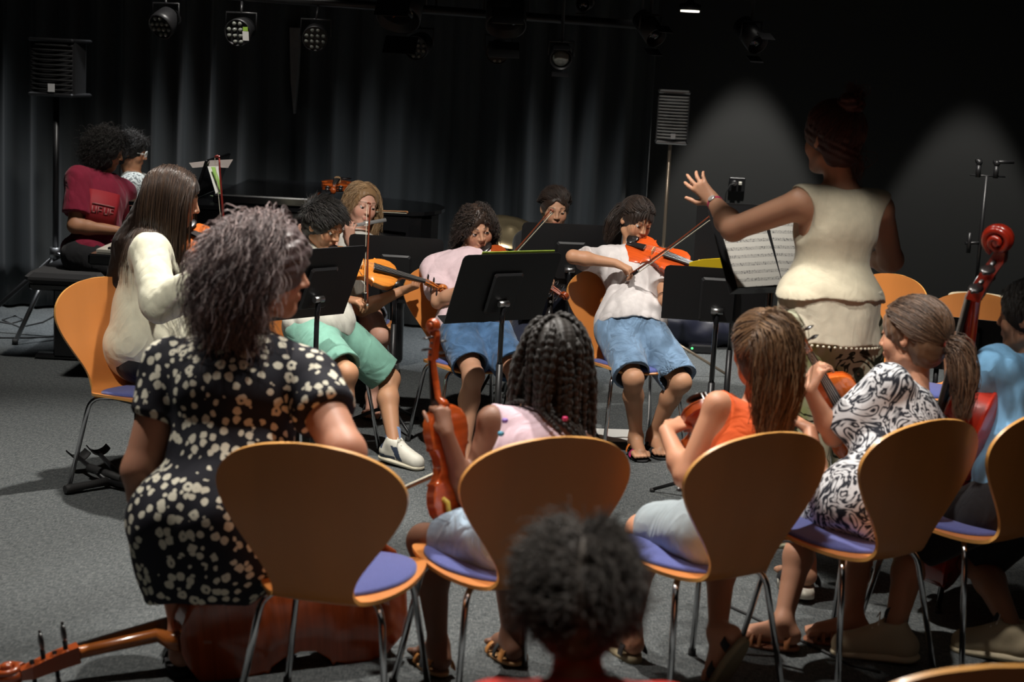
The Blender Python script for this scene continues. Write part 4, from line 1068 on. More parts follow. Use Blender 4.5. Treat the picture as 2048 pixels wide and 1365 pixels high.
# --- boy with violin, green shorts
P = mk('boy5', 1.38, (640, 664, 7.35), (622, 494, 'f'), (648, 452, 'n'), 140, 122, 'boy in light T-shirt and green shorts playing a violin held out sideways', hpitch=22, skin=(.46, .235, .13), vox=.004,
       armR=((598, 612, 'n'), (690, 598, 'n')), armL=((728, 628, 'n'), (812, 578, 'n')), legR=((694, 762, 'n'), (684, 900, 'f')), legL=((780, 762, 'n'), (788, 888, 'f')), eyes=True, eyes_down=True, at=.95,
       hands={'R': (V3(.95, -.2, -.05), V3(0, .2, -1), 1, (.45, .5, .55, .5), .8), 'L': (V3(.75, -.25, .35), V3(-.3, .5, .75), -1, (.9, .9, .9, .9), .5)})
body(P)
top(P, 't_shirt', cloth('grey_cream_cotton', (.50, .49, .43)), e=.022, sleeve=.7, sl_e=.018, hem=-.02, seed=23, amp=.009, scale=10, flare=.006, vox=.005)
shorts(P, 'shorts', cloth('sea_green_cotton', (.15, .32, .25)), frac=.90, e=.024, flare=.014, vox=.005, amp=.007)
hair_cap(P, th=.012, bump=.004, bscale=60, m=H_black, seed=8, front=(.066, .075, .085, -.030))
strands(P, 1500, (.035, .06), H_black, stiff=.85, lift=.45, seed=8, r=.0013, wild=.12, seg=6, sag=.4, region=lambda D: D[:, 2] > -.05, flow=lambda D: np.stack([D[:, 0] * .3 - .3, D[:, 0] * 0 + 1, D[:, 0] * 0 + .1], 1))
for sd in 'RL':
    an, kn = getattr(P, 'an' + sd), getattr(P, 'kn' + sd); Fd = Field(); Fd.cone(an - V3(0, 0, .02), an + (kn - an) * .26, .035, .036, .01, cut=(an + (kn - an) * .22, unit(kn - an)))
    link('sock', np_mesh('sock', *Fd.mesh(.004)), cloth('light_blue_sock', (.20, .29, .50)), P.root, True)
    sneaker(P, sd, mat('cream_leather', (.62, .60, .52), .5, attr=True, noise=(18, .12)), mat('cream_sole', (.60, .55, .42), .6), 125 if sd == 'L' else 150, panels=True)
vl = make_violin('violin', .335, (.80, .27, .04), (.62, .18, .03), 'golden orange violin held by the boy in green shorts')
A = at(655, 522, P.neck[1] - .14); B_ = at(862, 573, P.wrL[1] - .06); place(vl, A, B_ - A, V3(-.12, -.72, .75))
make_bow('violin_bow', at(735, 604, P.wrR[1] - .05), at(741, 406, P.wrR[1] - .02), V3(-1, 0, -.1), 'upright violin bow in the hand of the boy in green shorts')

# --- flute player
P = mk('flute', 1.42, (700, 612, 8.42), (720, 468, 'f'), (724, 408, 'n'), 158, 150, 'fair-haired girl in sleeveless top playing a flute behind the boy', hpitch=6, htilt=-6, skin=(.60, .33, .24), vox=.004,
       armR=((640, 545, 'n'), (600, 486, 'n')), armL=((745, 555, 'n'), (690, 465, 'n')), legR=((664, 650, 'n'), (668, 790, 'f')), legL=((757, 652, 'n'), (745, 792, 'f')), footR=(175, 8), footL=(178, 8), eyes=True, eyes_down=True, at=.9,
       hands={'R': (V3(.1, -.1, 1), V3(.3, .5, .2), -1, (.6, .6, .6, .6), .6), 'L': (V3(-.1, -.1, 1), V3(.2, .7, 0), 1, (.6, .6, .6, .6), .6)}, brow=(.16, .09, .05))
body(P)
top(P, 'sleeveless_top', cloth('grey_white_cotton', (.55, .54, .50)), e=.012, sleeve=0, tank=True, hem=-.02, seed=33, amp=.005, vox=.005)
shorts(P, 'shorts', denim('pale_denim', (.20, .24, .30)), frac=.45, e=.014, flare=.010, vox=.005)
hair_cap(P, th=.010, bump=.003, bscale=60, m=H_blonde, seed=3, front=(.066, .085, .095, -.02))
strands(P, 1900, (.14, .22), H_blonde, stiff=.72, lift=.05, part=.0, region=lambda D: D[:, 1] < .6, seed=32, r=.0013, wild=.06, curl=.006, cfreq=60)
for sd, yw in (('R', 175), ('L', 178)): sandal(P, sd, yw, M_matte, [(.28, .03, M_matte), (.62, .03, M_matte), (.45, .012, M_matte)], 8, thick=.02)
fl = empty('flute', (0, 0, 0), 'silver flute held sideways by the fair-haired girl', 'flute')
a, b = P.W(.30, .112, -.10), P.W(-.085, .108, -.052); a = at(590, 472, a[1]); b = at(772, 440, P.W(0, .108, 0)[1] - .0)
MB().tube([a, b], .0098, 14).build('tube', M_silver, fl)
d = unit(b - a); L_ = np.linalg.norm(b - a); mb = MB(); mb.lathe(tuple(b - d * .105), [(.0135, -.015), (.014, 0), (.0135, .02)], 12, tuple(d)); mb.build('lip_plate', M_silver, fl)
for i in range(13):
    if i in (6,): continue
    c = a + d * (L_ * (.08 + .045 * i)) + V3(0, -.004, .0115); kx = MB(); kx.lathe(tuple(c), [(.0075, 0), (.0080, .003), (.006, .0045)], 10, (0, -.35, 1)); kx.build('key', M_silver, fl)
mb = MB(); mb.tube([a + d * .05 + V3(0, -.012, .006), a + d * L_ * .64 + V3(0, -.012, .006)], .0022, 6); mb.build('key_rod', M_silver, fl)

# --- boy with clarinet
P = mk('clar', 1.42, (1100, 622, 8.52), (1108, 470, 'f'), (1110, 419, 'n'), 180, 172, 'dark-haired boy looking down behind a music stand, clarinet in his hands', hpitch=10, hh=.192, skin=(.50, .27, .165), vox=.004,
       armR=((1050, 560, 'n'), (1092, 590, 'n')), armL=((1172, 560, 'n'), (1148, 566, 'n')), legR=((1044, 640, 'n'), (1050, 780, 'f')), legL=((1130, 650, 'n'), (1136, 780, 'f')), footR=(180, 5), footL=(180, 5), eyes=True, eyes_down=True, at=.92,
       hands={'L': (V3(-.85, -.3, .2), V3(-.1, .5, -.8), -1, (.35, .4, .4, .4), .5), 'R': (V3(.3, -.5, .6), V3(.4, .6, 0), 1, (.7, .7, .7, .7), .5)})
body(P)
top(P, 't_shirt', cloth('black_cotton', (.02, .02, .022)), e=.018, sleeve=.6, sl_e=.016, hem=-.03, seed=43, amp=.005, vox=.005)
shorts(P, 'shorts', cloth('navy_cotton', (.02, .024, .045)), frac=.75, e=.020, flare=.010, vox=.006)
hair_cap(P, th=.008, bump=.004, bscale=60, m=H_dark, seed=5, front=(.070, .09, .096, -.028))
strands(P, 1800, (.03, .055), H_dark, stiff=.88, lift=.20, seed=48, r=.0012, wild=.05, seg=7, region=lambda D: (D[:, 2] > -.02), sag=.3, flow=lambda D: np.stack([np.ones(len(D)) * .7, D[:, 0] * 0 - 1.0, D[:, 0] * 0 + .1], 1))
for sd in 'RL': sneaker(P, sd, M_matte, M_matte, 180)
cl = empty('clarinet', (0, 0, 0), 'black clarinet with silver keys behind the music stand', 'clarinet')
a, b = P.W(0, .10, -.065), at(1098, 640, P.wrL[1] - .05); d = unit(b - a); L_ = np.linalg.norm(b - a)
MB().tube([a, a + d * .04, a + d * .06, b - d * .06, b], [.006, .011, .0135, .0145, .030], 14).build('tube', M_ebony, cl)
for i in range(9):
    c = a + d * (.14 + .042 * i) + V3(0, -.016, .004); kx = MB(); kx.lathe(tuple(c), [(.0075, 0), (.0075, .003)], 10, (0, -1, .3)); kx.build('key', M_silver, cl)
MB().tube([a + d * .12 + V3(.012, -.012, 0), b - d * .1 + V3(.012, -.012, 0)], .0025, 6).build('key_rod', M_silver, cl)

# --- conductor
P = mk('conductor', 1.64, (1655, 655, 5.75), (1688, 338, 'f'), (1656, 250, 'f'), -20, -34, 'woman standing in cream sleeveless blouse and patterned trousers, conducting with raised arm', hpitch=4, skin=(.47, .245, .15), girth=.96, at=1.08, vox=.005, hh=.222,
       armL=((1466, 458, 'f'), (1428, 404, 'f')), armR=((1782, 520, 'f'), (1740, 520, 'f')), legL=((1610, 900, 'n'), (1608, 1120, 'f')), legR=((1715, 900, 'n'), (1722, 1105, 'f')), footL=(-8, 8), footR=(8, 8), sole=.045, sw=.094, brow=(.03, .01, .008),
       hands={'L': (V3(-.62, .35, .62), V3(.35, .95, .1), 1, (.22, .18, .28, .3), -.2, .30), 'R': (V3(-.5, .8, .3), V3(-.5, -.2, -.5), -1, (.4, .4, .4, .4), .3)})
body(P); WC = P
S = P.S
def waist_blouse(Fd): Fd.ell(P.pel + P.up * .10, V3(.188, .160, .12), np.array([P.r, P.f, P.up]), .05)
top(P, 'blouse', cloth('cream_gauze', (.60, .54, .40), folds=(9, .22, .03)), e=.016, sleeve=0, hem=.085, neckline=.062, seed=53, amp=.007, scale=8, flare=.012, vox=.005, tank=True, extra=waist_blouse, wide_neck=(.072, .085, .040))
Fd = Field(); Fd.cone(P.pel + P.up * .16, P.pel - P.up * .16, .176, .200, .03, flat=(P.f, .88), cut=[(P.pel + P.up * .14, P.up), (P.pel - P.up * .045, -P.up)])
garment(P, 'peplum', Fd, cloth('cream_gauze_band', (.62, .57, .44), folds=(9, .22, .03)), .005, 54, .006, 16, stretch=(1, 1, .25))
tr = MB(); n = 60
for i in range(n):
    a = 2 * PI * i / n; c = P.pel - P.up * .052 + P.r * math.cos(a) * .193 + P.f * math.sin(a) * .170; tr.ball(c, .005, 6, 5)
tr.build('pompom_trim', cloth('cream_trim', (.6, .55, .42)), P.root, None, True)
P.girth = .88; sh_ = shorts(P, 'trousers', pattern_mat('green_paisley_print', 'paisley'), frac=1.9, e=.026, flare=.030, vox=.006, seed=55, amp=.010, waist=.0)
hair_cap(P, th=.012, bump=.004, bscale=50, m=H_red, seed=9)
def up_flow(D): return np.stack([-D[:, 0], -.6 - D[:, 1] * .2, .9 - D[:, 2]], 1)
strands(P, 1800, (.09, .15), H_red, lift=.0, seed=58, r=.0014, wild=.06, flow=up_flow, anchor=P.W(0, -.085, .115), curl=.002, cfreq=60)
Fd = Field(); Fd.ell(P.W(.0, -.085, .115), (.046, .040, .038), None, .01); v, f = Fd.mesh(.004, wrinkle(6, 60, .006)); link('hair_bun', np_mesh('hair_bun', v, f), H_red, P.root, True)
bundle(P, [P.W(0, -.09, .12), P.W(.02, -.10, .155), P.W(-.02, -.09, .175)], 90, H_red, spread=.022, wild=.008, name='hair_wisps')
bundle(P, [P.W(.03, -.07, -.02), P.W(.04, -.09, -.08), P.W(.03, -.09, -.13)], 50, H_red, spread=.03, wild=.01, name='hair_wisps')
wd = unit(P.wrL - P.elL); c = P.wrL - wd * .025
wm = MB(); n = 24; a1 = unit(np.cross(wd, UP)); b1 = np.cross(wd, a1)
vs = []; fs = []
for i in range(n):
    t = 2 * PI * i / n
    for o, w_ in ((.0285, -.008), (.0285, .008), (.031, .008), (.031, -.008)): vs.append(c + a1 * math.cos(t) * o + b1 * math.sin(t) * o + wd * w_)
for i in range(n):
    for j in range(4): fs.append((i * 4 + j, i * 4 + (j + 1) % 4, ((i + 1) % n) * 4 + (j + 1) % 4, ((i + 1) % n) * 4 + j))
wm.add(vs, fs, True); wt = wm.build('wristwatch', mat('raspberry_strap', (.45, .03, .10), .5), P.root, None, True)
q = unit(CAM - c); q = unit(q - wd * (q @ wd)); fc = MB(); fc.lathe(tuple(c + q * .029), [(.014, 0), (.0145, .005), (.012, .007)], 20, tuple(q)); fc.build('watch_face', M_silver, wt)
for sd, yw in (('L', -8), ('R', 8)): sandal(P, sd, yw, mat('cream_platform_sole', (.66, .62, .52), .6), [(.14, .035, M_matte), (.30, .02, M_matte), (.66, .035, M_matte)], 6, thick=.038)
# --- woman in cream shirt, violin (left)
P = mk('cream', 1.66, (292, 712, 6.78), (310, 450, 'f'), (352, 386, 'n'), 82, 84, 'woman with long dark hair in loose cream shirt playing a violin', hpitch=12, skin=(.50, .27, .17), girth=1.08, hh=.232,
       armR=((322, 606, 'n'), (425, 560, 'n')), armL=((390, 600, 'f'), (440, 500, 'f')), legR=((402, 735, 'n'), (395, 900, 'f')), legL=((430, 720, 'f'), (440, 880, 'f')), ears=False, sw=.11,
       hands={'R': (V3(.9, 0, .2), V3(0, .4, -.9), 1, (.5, .5, .5, .5), .6)}, footR=(85, 4), footL=(85, 4))
body(P)
def loose(Fd):
    Fd.ell(P.pel + P.up * .10 * P.S, V3(.178, .150, .20), np.array([P.r, P.f, P.up]), .05); Fd.cone(P.elR, P.elR + (P.wrR - P.elR) * .55, .056, .066, .03)
top(P, 'shirt', cloth('cream_linen', (.72, .70, .54)), e=.020, sleeve=1.85, sl_e=.024, hem=-.055, neckline=.045, seed=63, amp=.010, scale=7, flare=.01, vox=.006, extra=loose)
shorts(P, 'trousers', cloth('black_trousers', (.016, .016, .018)), frac=1.9, e=.016, flare=.02, vox=.007)
for sd in 'RL': sneaker(P, sd, M_matte, M_matte, 85)
fr_ = np.array([P.hr, P.hf, P.hu])
tors = [(P.neck - P.up * .17, V3(.19, .15, .24), np.array([P.r, P.f, P.up]))]
hair_cap(P, th=.012, bump=.003, bscale=50, m=H_gloss, seed=63, stretch=(1, 1, .3), extra=lambda F_, W, fr, s: (F_.cone(W(0, -.06, -.03), W(.01, -.11, -.22), .075, .075, .03), F_.cone(W(.01, -.11, -.22), W(.03, -.13, -.36), .075, .050, .03)))
strands(P, 3600, (.34, .54), H_gloss, stiff=.70, lift=.02, part=.0, seed=62, r=.0015, wild=.035, seg=14, collide=tors, region=lambda D: D[:, 1] < .75)
vl = make_violin('violin', .35, (.50, .12, .02), (.42, .09, .02), 'orange violin mostly hidden by the hair of the woman in cream shirt')
A = P.W(-.03, .05, -.13); place(vl, A, at(585, 575, 6.70) - A, V3(.1, -.5, .8))
make_bow('violin_bow', at(462, 560, P.wrR[1] - .02), at(438, 312, P.wrR[1] + .1), V3(-1, -.1, .1), 'dark red violin bow pointing straight up above the woman in cream shirt', stickcol=(.20, .02, .015))

# --- woman in spotted dress
P = mk('dress', 1.68, (446, 1042, 4.36), (488, 672, 'f'), (538, 530, 'f'), 12, 84, 'woman with curly greying bob in black dress with cream flower spots, seen from behind', hpitch=1, skin=(.46, .22, .14), girth=1.22, at=1.35, lt=1.3,
       armL=((270, 985, 'n'), (330, 1100, 'f')), armR=((690, 905, 'n'), (640, 1060, 'f')), legL=((350, 1090, 'f'), (365, 1268, 'f')), legR=((520, 1090, 'f'), (560, 1240, 'f')), footL=(-10, 4), footR=(0, 4), sw=.118, drop=.066, neckf=.80, hh=.235, ears=False,
       hands={'L': (V3(.3, .9, -.1), V3(0, 0, -1), 1, (.3, .3, .3, .3), .3), 'R': (V3(-.4, .9, 0), V3(0, 0, -1), -1, (.3, .3, .3, .3), .3)}, eyes=True)
body(P)
fr_ = np.array([P.r, P.f, P.up])
M_spot = pattern_mat('cream_flower_spots', 'spots')
def dress_x(Fd):
    Fd.ell(P.pel - P.up * .01, V3(.196, .185, .235), fr_, .07)
    Fd.cone(P.hipL, P.knL, .125, .10, .05); Fd.cone(P.hipR, P.knR, .125, .10, .05)
    Fd.cone(P.hipL + V3(-.04, -.05, .0), P.hipL + V3(-.0, -.05, -.20), .125, .12, .05)
    for sd in 'RL':     # frilled sleeve ends
        sh, el = getattr(P, 'sh' + sd), getattr(P, 'el' + sd); d = unit(el - sh); en = sh + (el - sh) * .50
        Fd.cone(en - d * .055, en + d * .03, .056, .082, .015, cut=[(en, d), (en - d * .06, -d)])
top(P, 'dress', M_spot, e=.020, sleeve=.45, sl_e=.012, hem=-.125, neckline=.030, seed=73, amp=.009, scale=7, vox=.007, extra=dress_x)
wb = MB()
for sd in 'RL':
    if sd == 'L': 
        st = sandal(P, sd, -10, M_matte, [(.30, .02, M_matte), (.62, .05, M_matte)], 4, thick=.03)
    else: st = sandal(P, sd, 0, M_matte, [(.30, .02, M_matte), (.62, .05, M_matte)], 4, thick=.03)
hair_cap(P, th=.030, bump=.009, bscale=30, m=H_bob, seed=73, front=(.060, .085, .10, -.045), extra=lambda F_, W, fr, s: (F_.ell(W(0, -.070, -.050), (.098, .078, .095), fr, .03),))
strands(P, 4200, (.16, .27), H_bob, stiff=.82, lift=.55, part=.0, seed=72, r=.0015, wild=.16, seg=10, curl=.010, cfreq=48, collide=[(P.W(0, -.045, -.06), V3(.105, .10, .11), np.array([P.hr, P.hf, P.hu]))], region=lambda D: D[:, 1] < .45)

# --- girl with braids
P = mk('braids', 1.33, (1050, 1076, 4.46), (1078, 832, 'f'), (1112, 702, 'f'), -10, -4, 'girl with long black braids holding a violin upright on her knee', skin=(.22, .105, .065), vox=.005, at=.95,
       armL=((930, 1010, 'n'), (893, 868, 'n')), armR=((1180, 990, 'f'), (1150, 1080, 'f')), legL=((858, 1092, 'f'), (876, 1290, 'f')), legR=((1010, 1060, 'f'), (1022, 1270, 'f')), footL=(-25, 5), footR=(-20, 5), lt=1.1, neckf=.82, hh=.215,
       hands={'L': (V3(-.25, .35, .9), V3(-.4, .9, -.1), 1, (.85, .9, .9, .9), .5), 'R': (V3(-.4, .9, 0), V3(0, 0, -1), -1, (.3, .3, .3, .3), .3)})
body(P); WB = P
top(P, 'sleeveless_top', cloth('pale_pink_ribbed_cotton', (.62, .46, .52)), e=.010, sleeve=0, tank=True, hem=.0, neckline=.06, seed=83, amp=.004, vox=.005, wide_neck=(.075, .08, .035))
shorts(P, 'shorts', denim('bleached_denim', (.30, .40, .50), .4), frac=.62, e=.018, flare=.014, vox=.005, amp=.006)
hair_cap(P, th=.015, bump=.003, bscale=90, m=H_black, seed=83, low=.03)
g = np.random.default_rng(5); paths = []; K = 30
collide = [(P.W(0, -.014, .030), V3(.097, .117, .105), np.array([P.hr, P.hf, P.hu])), (P.neck - P.up * .16, V3(.17, .125, .20), np.array([P.r, P.f, P.up]))]
br_M = np.array([P.hr, P.hf, P.hu])
for i in range(76):
    while True:
        D = g.normal(size=3); D /= np.linalg.norm(D)
        if D[2] > np.interp(D[1], HL_Y, HL_Z) and D[1] < .75: break
    p = P.W(0, -.014, .030) + (D * V3(.090, .110, .098)) @ br_M; v = unit((V3(np.sign(D[0] + .05) * (.9 if D[1] > -.35 else .12), -.35 - .5 * max(D[1], 0), -.6)) @ br_M)
    Lb = g.uniform(.30, .50); path = [p]
    for k in range(K - 1):
        v = unit(v * .72 - UP * .28 + g.normal(size=3) * .03); p = p + v * Lb / K
        for c, rad, fm in collide:
            q = (p - c) @ fm.T; kk = np.linalg.norm(q / rad)
            if kk < 1: p = c + (q / kk) @ fm
        path.append(p)
    b_ = MB(); q = np.array(path); t = np.linspace(0, K - 1, 90); i0 = np.minimum(t.astype(int), K - 2); f = (t - i0)[:, None]; q = q[i0] * (1 - f) + q[i0 + 1] * f
    ph = g.uniform(0, 6); b_.tube(list(q), [(.0072 + .0016 * math.sin(j * 1.05 + ph)) * (1 - .35 * max(0, j / 89 - .7)) for j in range(90)], 7); b_.build('braid', H_black, P.root, None, True)
for i, (x, y, c_) in enumerate(((1010, 842, (.25, .16, .50)), (1002, 868, (.05, .30, .45)), (1130, 838, (.45, .02, .10)))):
    b_ = MB(); b_.lathe(tuple(at(x, y, P.neck[1] - .18)), [(.007, -.006), (.010, 0), (.007, .006)], 10); b_.build('hair_bead', mat('bead_%d' % i, c_, .3), P.root, None, True)
for sd in 'RL': sandal(P, sd, -22, mat('tan_sole', (.40, .22, .09), .6), [(.16, .035, mat('tan_strap', (.48, .20, .05), .5)), (.40, .02, M_matte), (.66, .02, mat('tan_strap2', (.48, .20, .05), .5))], 5)
vl = make_violin('violin', .345, (.50, .10, .018), (.46, .075, .012), 'reddish violin stood upright on the knee of the girl with braids')
A = at(912, 1046, P.wrL[1] + .03); B_ = at(868, 640, P.wrL[1] + .10); place(vl, A, B_ - A, V3(-.75, .62, .0))
make_bow('violin_bow', at(1010, 885, P.wrL[1] + .12), at(790, 985, P.wrL[1] + .22), V3(0, 0, -1), 'pale violin bow lying level beside the upright violin', stickcol=(.45, .25, .10)) if False else make_bow('violin_bow', at(930, 928, P.wrL[1] + .10), at(724, 1020, P.wrL[1] + .18), V3(0, -.2, 1), 'pale violin bow lying level behind the upright violin', stickcol=(.45, .25, .10))
sr = MB(); c = at(895, 1015, P.wrL[1] + .0); sr.tube([c + V3(-.015, -.02, .03), c + V3(.0, -.025, .02), c + V3(.004, -.028, 0), c + V3(.018, -.02, -.03)], [.008, .009, .008, .007], 8); sr.build('shoulder_rest', mat('yellow_plastic', (.55, .40, .06), .5), vl, vl.matrix_world.inverted())

# --- girl in orange top
P = mk('orange', 1.34, (1448, 1062, 4.64), (1508, 828, 'f'), (1524, 688, 'f'), -24, -8, 'girl with long brown ponytail in orange sleeveless top', skin=(.56, .27, .16), vox=.005, at=1.02,
       armL=((1350, 1000, 'n'), (1332, 862, 'f')), armR=((1635, 960, 'f'), (1620, 860, 'f')), legL=((1280, 1032, 'f'), (1262, 1260, 'f')), legR=((1440, 1095, 'f'), (1436, 1265, 'n')), footL=(-20, 5), footR=(-45, 62), grounded='L', neckf=.85, hh=.222,
       hands={'L': (V3(.7, .5, .25), V3(.2, .6, -.6), 1, (.4, .4, .4, .4), .3), 'R': (V3(-.6, .6, .3), V3(0, 0, -1), -1, (.4, .4, .4, .4), .3)})
body(P)
top(P, 'sleeveless_top', cloth('orange_cotton', (.75, .11, .02)), e=.010, sleeve=0, tank=True, hem=-.03, neckline=.055, seed=93, amp=.004, vox=.005, wide_neck=(.068, .08, .035))
shorts(P, 'shorts', cloth('pale_blue_grey_cotton', (.36, .42, .45)), frac=.72, e=.020, flare=.012, vox=.005, amp=.007)
hair_cap(P, th=.010, bump=.003, bscale=60, m=H_light, seed=93, stretch=(1, 1, .4))
tie_p = P.W(0, -.085, .095)
strands(P, 2600, (.10, .14), H_light, lift=.0, seed=98, r=.0014, wild=.04, anchor=tie_p)
bundle(P, [tie_p, P.W(0, -.135, .10), P.W(.01, -.15, .02), P.W(.01, -.15, -.10), P.W(0, -.16, -.20), P.W(.0, -.17, -.27)], 1500, H_light, spread=.062, r=.0014, wild=.006, curl=.006, cfreq=40, tip=.5, bulge=.15)
tie = MB(); tie.lathe(tuple(tie_p), [(.022, -.006), (.026, 0), (.022, .006)], 16, tuple(-P.hf + P.hu * .4)); tie.build('hair_tie', mat('lilac_elastic', (.45, .38, .60), .6), P.root, None, True)
for sd, yw, tl in (('L', -20, 5), ('R', -45, 62)): sandal(P, sd, yw, mat('khaki_sole', (.30, .24, .14), .7), [(.18, .03, M_matte), (.66, .04, M_matte)], tl, thick=.022)
vl = make_violin('violin', .335, (.42, .08, .02), (.36, .06, .012), 'violin under the chin of the girl in orange top, chin rest clamp showing')
A = at(1428, 800, P.neck[1] + .05); place(vl, A, V3(-.02, .75, -.80), V3(-.35, .55, .8))

# --- girl in tie-dye top
P = mk('tiedye', 1.36, (1738, 1012, 5.00), (1834, 792, 'f'), (1824, 664, 'f'), -32, -52, 'girl with brown ponytail in black and white tie-dye dress', hpitch=6, htilt=4, skin=(.50, .25, .155), vox=.005, at=1.0,
       armL=((1668, 872, 'f'), (1618, 778, 'n')), armR=((1.40, 5.17, .62, 0), (1.22, 5.30, .60, 0)), legL=((1600, 1060, 'f'), (1566, 1245, 'f')), legR=((1722, 1090, 'f'), (1706, 1236, 'f')), footL=(-60, 5), footR=(-75, 5), neckf=.85, hh=.225,
       hands={'L': (V3(.42, .25, .85), V3(.55, .4, -.3), 1, (.5, .55, .55, .5), .1), 'R': (V3(-.6, .6, .3), V3(0, 0, -1), -1, (.4, .4, .4, .4), .3)})
body(P)
def dr2(Fd):
    Fd.ell(P.pel, V3(.17, .155, .14), np.array([P.r, P.f, P.up]), .05); Fd.cone(P.hipL, P.hipL + (P.knL - P.hipL) * .8, .095, .085, .05); Fd.cone(P.hipR, P.hipR + (P.knR - P.hipR) * .8, .095, .085, .05)
top(P, 'dress', pattern_mat('black_white_tie_dye', 'tiedye'), e=.018, sleeve=.90, sl_e=.022, hem=-.09, neckline=.045, seed=103, amp=.007, vox=.006, extra=dr2)
hair_cap(P, th=.010, bump=.003, bscale=60, m=H_brown, seed=103, stretch=(1, 1, .4))
tp = P.W(0.0, -.115, -.015)
strands(P, 2800, (.10, .17), H_brown, lift=.0, seed=108, r=.0014, wild=.04, anchor=tp)
bundle(P, [tp, P.W(.005, -.150, -.03), P.W(.01, -.165, -.10), P.W(.01, -.165, -.17), P.W(0, -.17, -.235)], 900, H_brown, spread=.032, r=.0014, wild=.005, curl=.005, cfreq=45, tip=.4, bulge=.3)
tie = MB(); tie.lathe(tuple(tp), [(.020, -.008), (.026, 0), (.020, .008)], 16, tuple(-P.hf)); tie.build('hair_tie', mat('coral_elastic', (.60, .12, .10), .6), P.root, None, True)
M_brst = mat('brown_strap', (.30, .11, .04), .5)
for sd, yw in (('L', -60), ('R', -75)): sandal(P, sd, yw, mat('brown_sole', (.26, .10, .05), .6), [(.12, .02, M_brst), (.55, .012, M_brst), (.68, .012, M_brst), (.80, .012, M_brst)], 5)
vl = make_violin('violin', .335, (.75, .16, .02), (.60, .10, .012), 'orange violin whose neck is gripped by the girl in tie-dye dress')
A = at(1735, 905, P.neck[1] + .10); B_ = at(1590, 652, P.wrL[1] + .04); place(vl, A, B_ - A, V3(-.35, -.72, .35))

# --- boy in blue with cello
P = mk('boyblue', 1.50, (2050, 996, 5.20), (2062, 732, 'f'), (2058, 614, 'f'), -26, -52, 'boy in light blue T-shirt seated with a red cello', hpitch=4, skin=(.44, .22, .13), vox=.006, at=1.05,
       armL=((1918, 858, 'f'), (1902, 716, 'f')), armR=((2120, 900, 'f'), (1975, 720, 'f')), legL=((1815, 1092, 'f'), (1788, 1262, 'f')), legR=((2040, 1110, 'f'), (2026, 1262, 'f')), sw=.115, hh=.22,
       hands={'L': (V3(-.1, .2, .95), V3(.6, .6, 0), 1, (.8, .8, .8, .8), .4), 'R': (V3(-.8, .3, .1), V3(0, .3, -1), -1, (.4, .4, .45, .4), .3)})
body(P); WK = P
top(P, 't_shirt', cloth('light_blue_cotton', (.20, .44, .70)), e=.020, sleeve=.72, sl_e=.022, hem=-.09, neckline=.050, seed=113, amp=.008, vox=.006, flare=.012)
shorts(P, 'shorts', cloth('black_shorts', (.015, .015, .018)), frac=.88, e=.022, flare=.012, vox=.006)
hair_cap(P, th=.012, bump=.003, bscale=60, m=H_black, seed=113, front=(.066, .075, .085, -.03))
strands(P, 1200, (.03, .05), H_black, stiff=.8, lift=.4, seed=118, r=.0014, wild=.1, seg=5, region=lambda D: D[:, 2] > -.05)
for sd, yw in (('L', -72), ('R', -60)):
    an, kn = getattr(P, 'an' + sd), getattr(P, 'kn' + sd); Fd = Field(); Fd.cone(an - V3(0, 0, .02), an + (kn - an) * .26, .038, .040, .01, cut=(an + (kn - an) * .20, unit(kn - an)))
    link('sock', np_mesh('sock', *Fd.mesh(.005)), cloth('black_sock', (.012, .012, .018)), P.root, True)
    sneaker(P, sd, mat('beige_suede', (.42, .34, .22), .8), mat('beige_sole', (.50, .42, .28), .7), yw, sc=1.05)
A = at(1888, 1135, 5.60); B_ = at(2026, 462, 5.12)
ce = make_violin('cello', float(np.linalg.norm(B_ - A)) / 1.72, (.50, .035, .012), (.42, .025, .010), 'red cello leaning against the boy in blue T-shirt', 'cello', cello=True, chin=False)
place(ce, A, B_ - A, V3(-.85, .50, .2))

# --- dark-haired boy nearest the camera
P = mk('near', 1.36, (1158, 1930, 2.20), (1158, 1382, 'f'), (1156, 1160, 'f'), 0, 2, 'child with short tousled black hair in red top, back of the head nearest the camera', skin=(.36, .13, .07), hh=.200, vox=.006,
       legL=((1000, 1900, 'f'), (1000, 2300, 'f')), legR=((1300, 1900, 'f'), (1300, 2300, 'f')), armL=((950, 1700, 'f'), (1050, 1900, 'f')), armR=((1370, 1700, 'f'), (1270, 1900, 'f')), footL=(0, 3), footR=(0, 3), grounded='')
body(P)
top(P, 't_shirt', cloth('red_cotton', (.65, .035, .025)), e=.012, sleeve=.6, sl_e=.014, hem=-.03, neckline=.060, seed=123, amp=.004, vox=.007, wide_neck=(.06, .06, .03))
shorts(P, 'shorts', cloth('grey_cotton', (.08, .08, .09)), frac=.85, e=.02, vox=.008)
hair_cap(P, th=.008, bump=.007, bscale=38, m=H_brown2, seed=123)
strands(P, 3000, (.035, .070), H_brown2, stiff=.85, lift=.45, seed=128, r=.0012, wild=.35, seg=6, curl=.008, cfreq=110, sag=.5)
put_chair(P.pel[0], P.pel[1] + .06, 0, 'beech shell chair under the child nearest the camera', 'beech shell chairs nearest the camera')

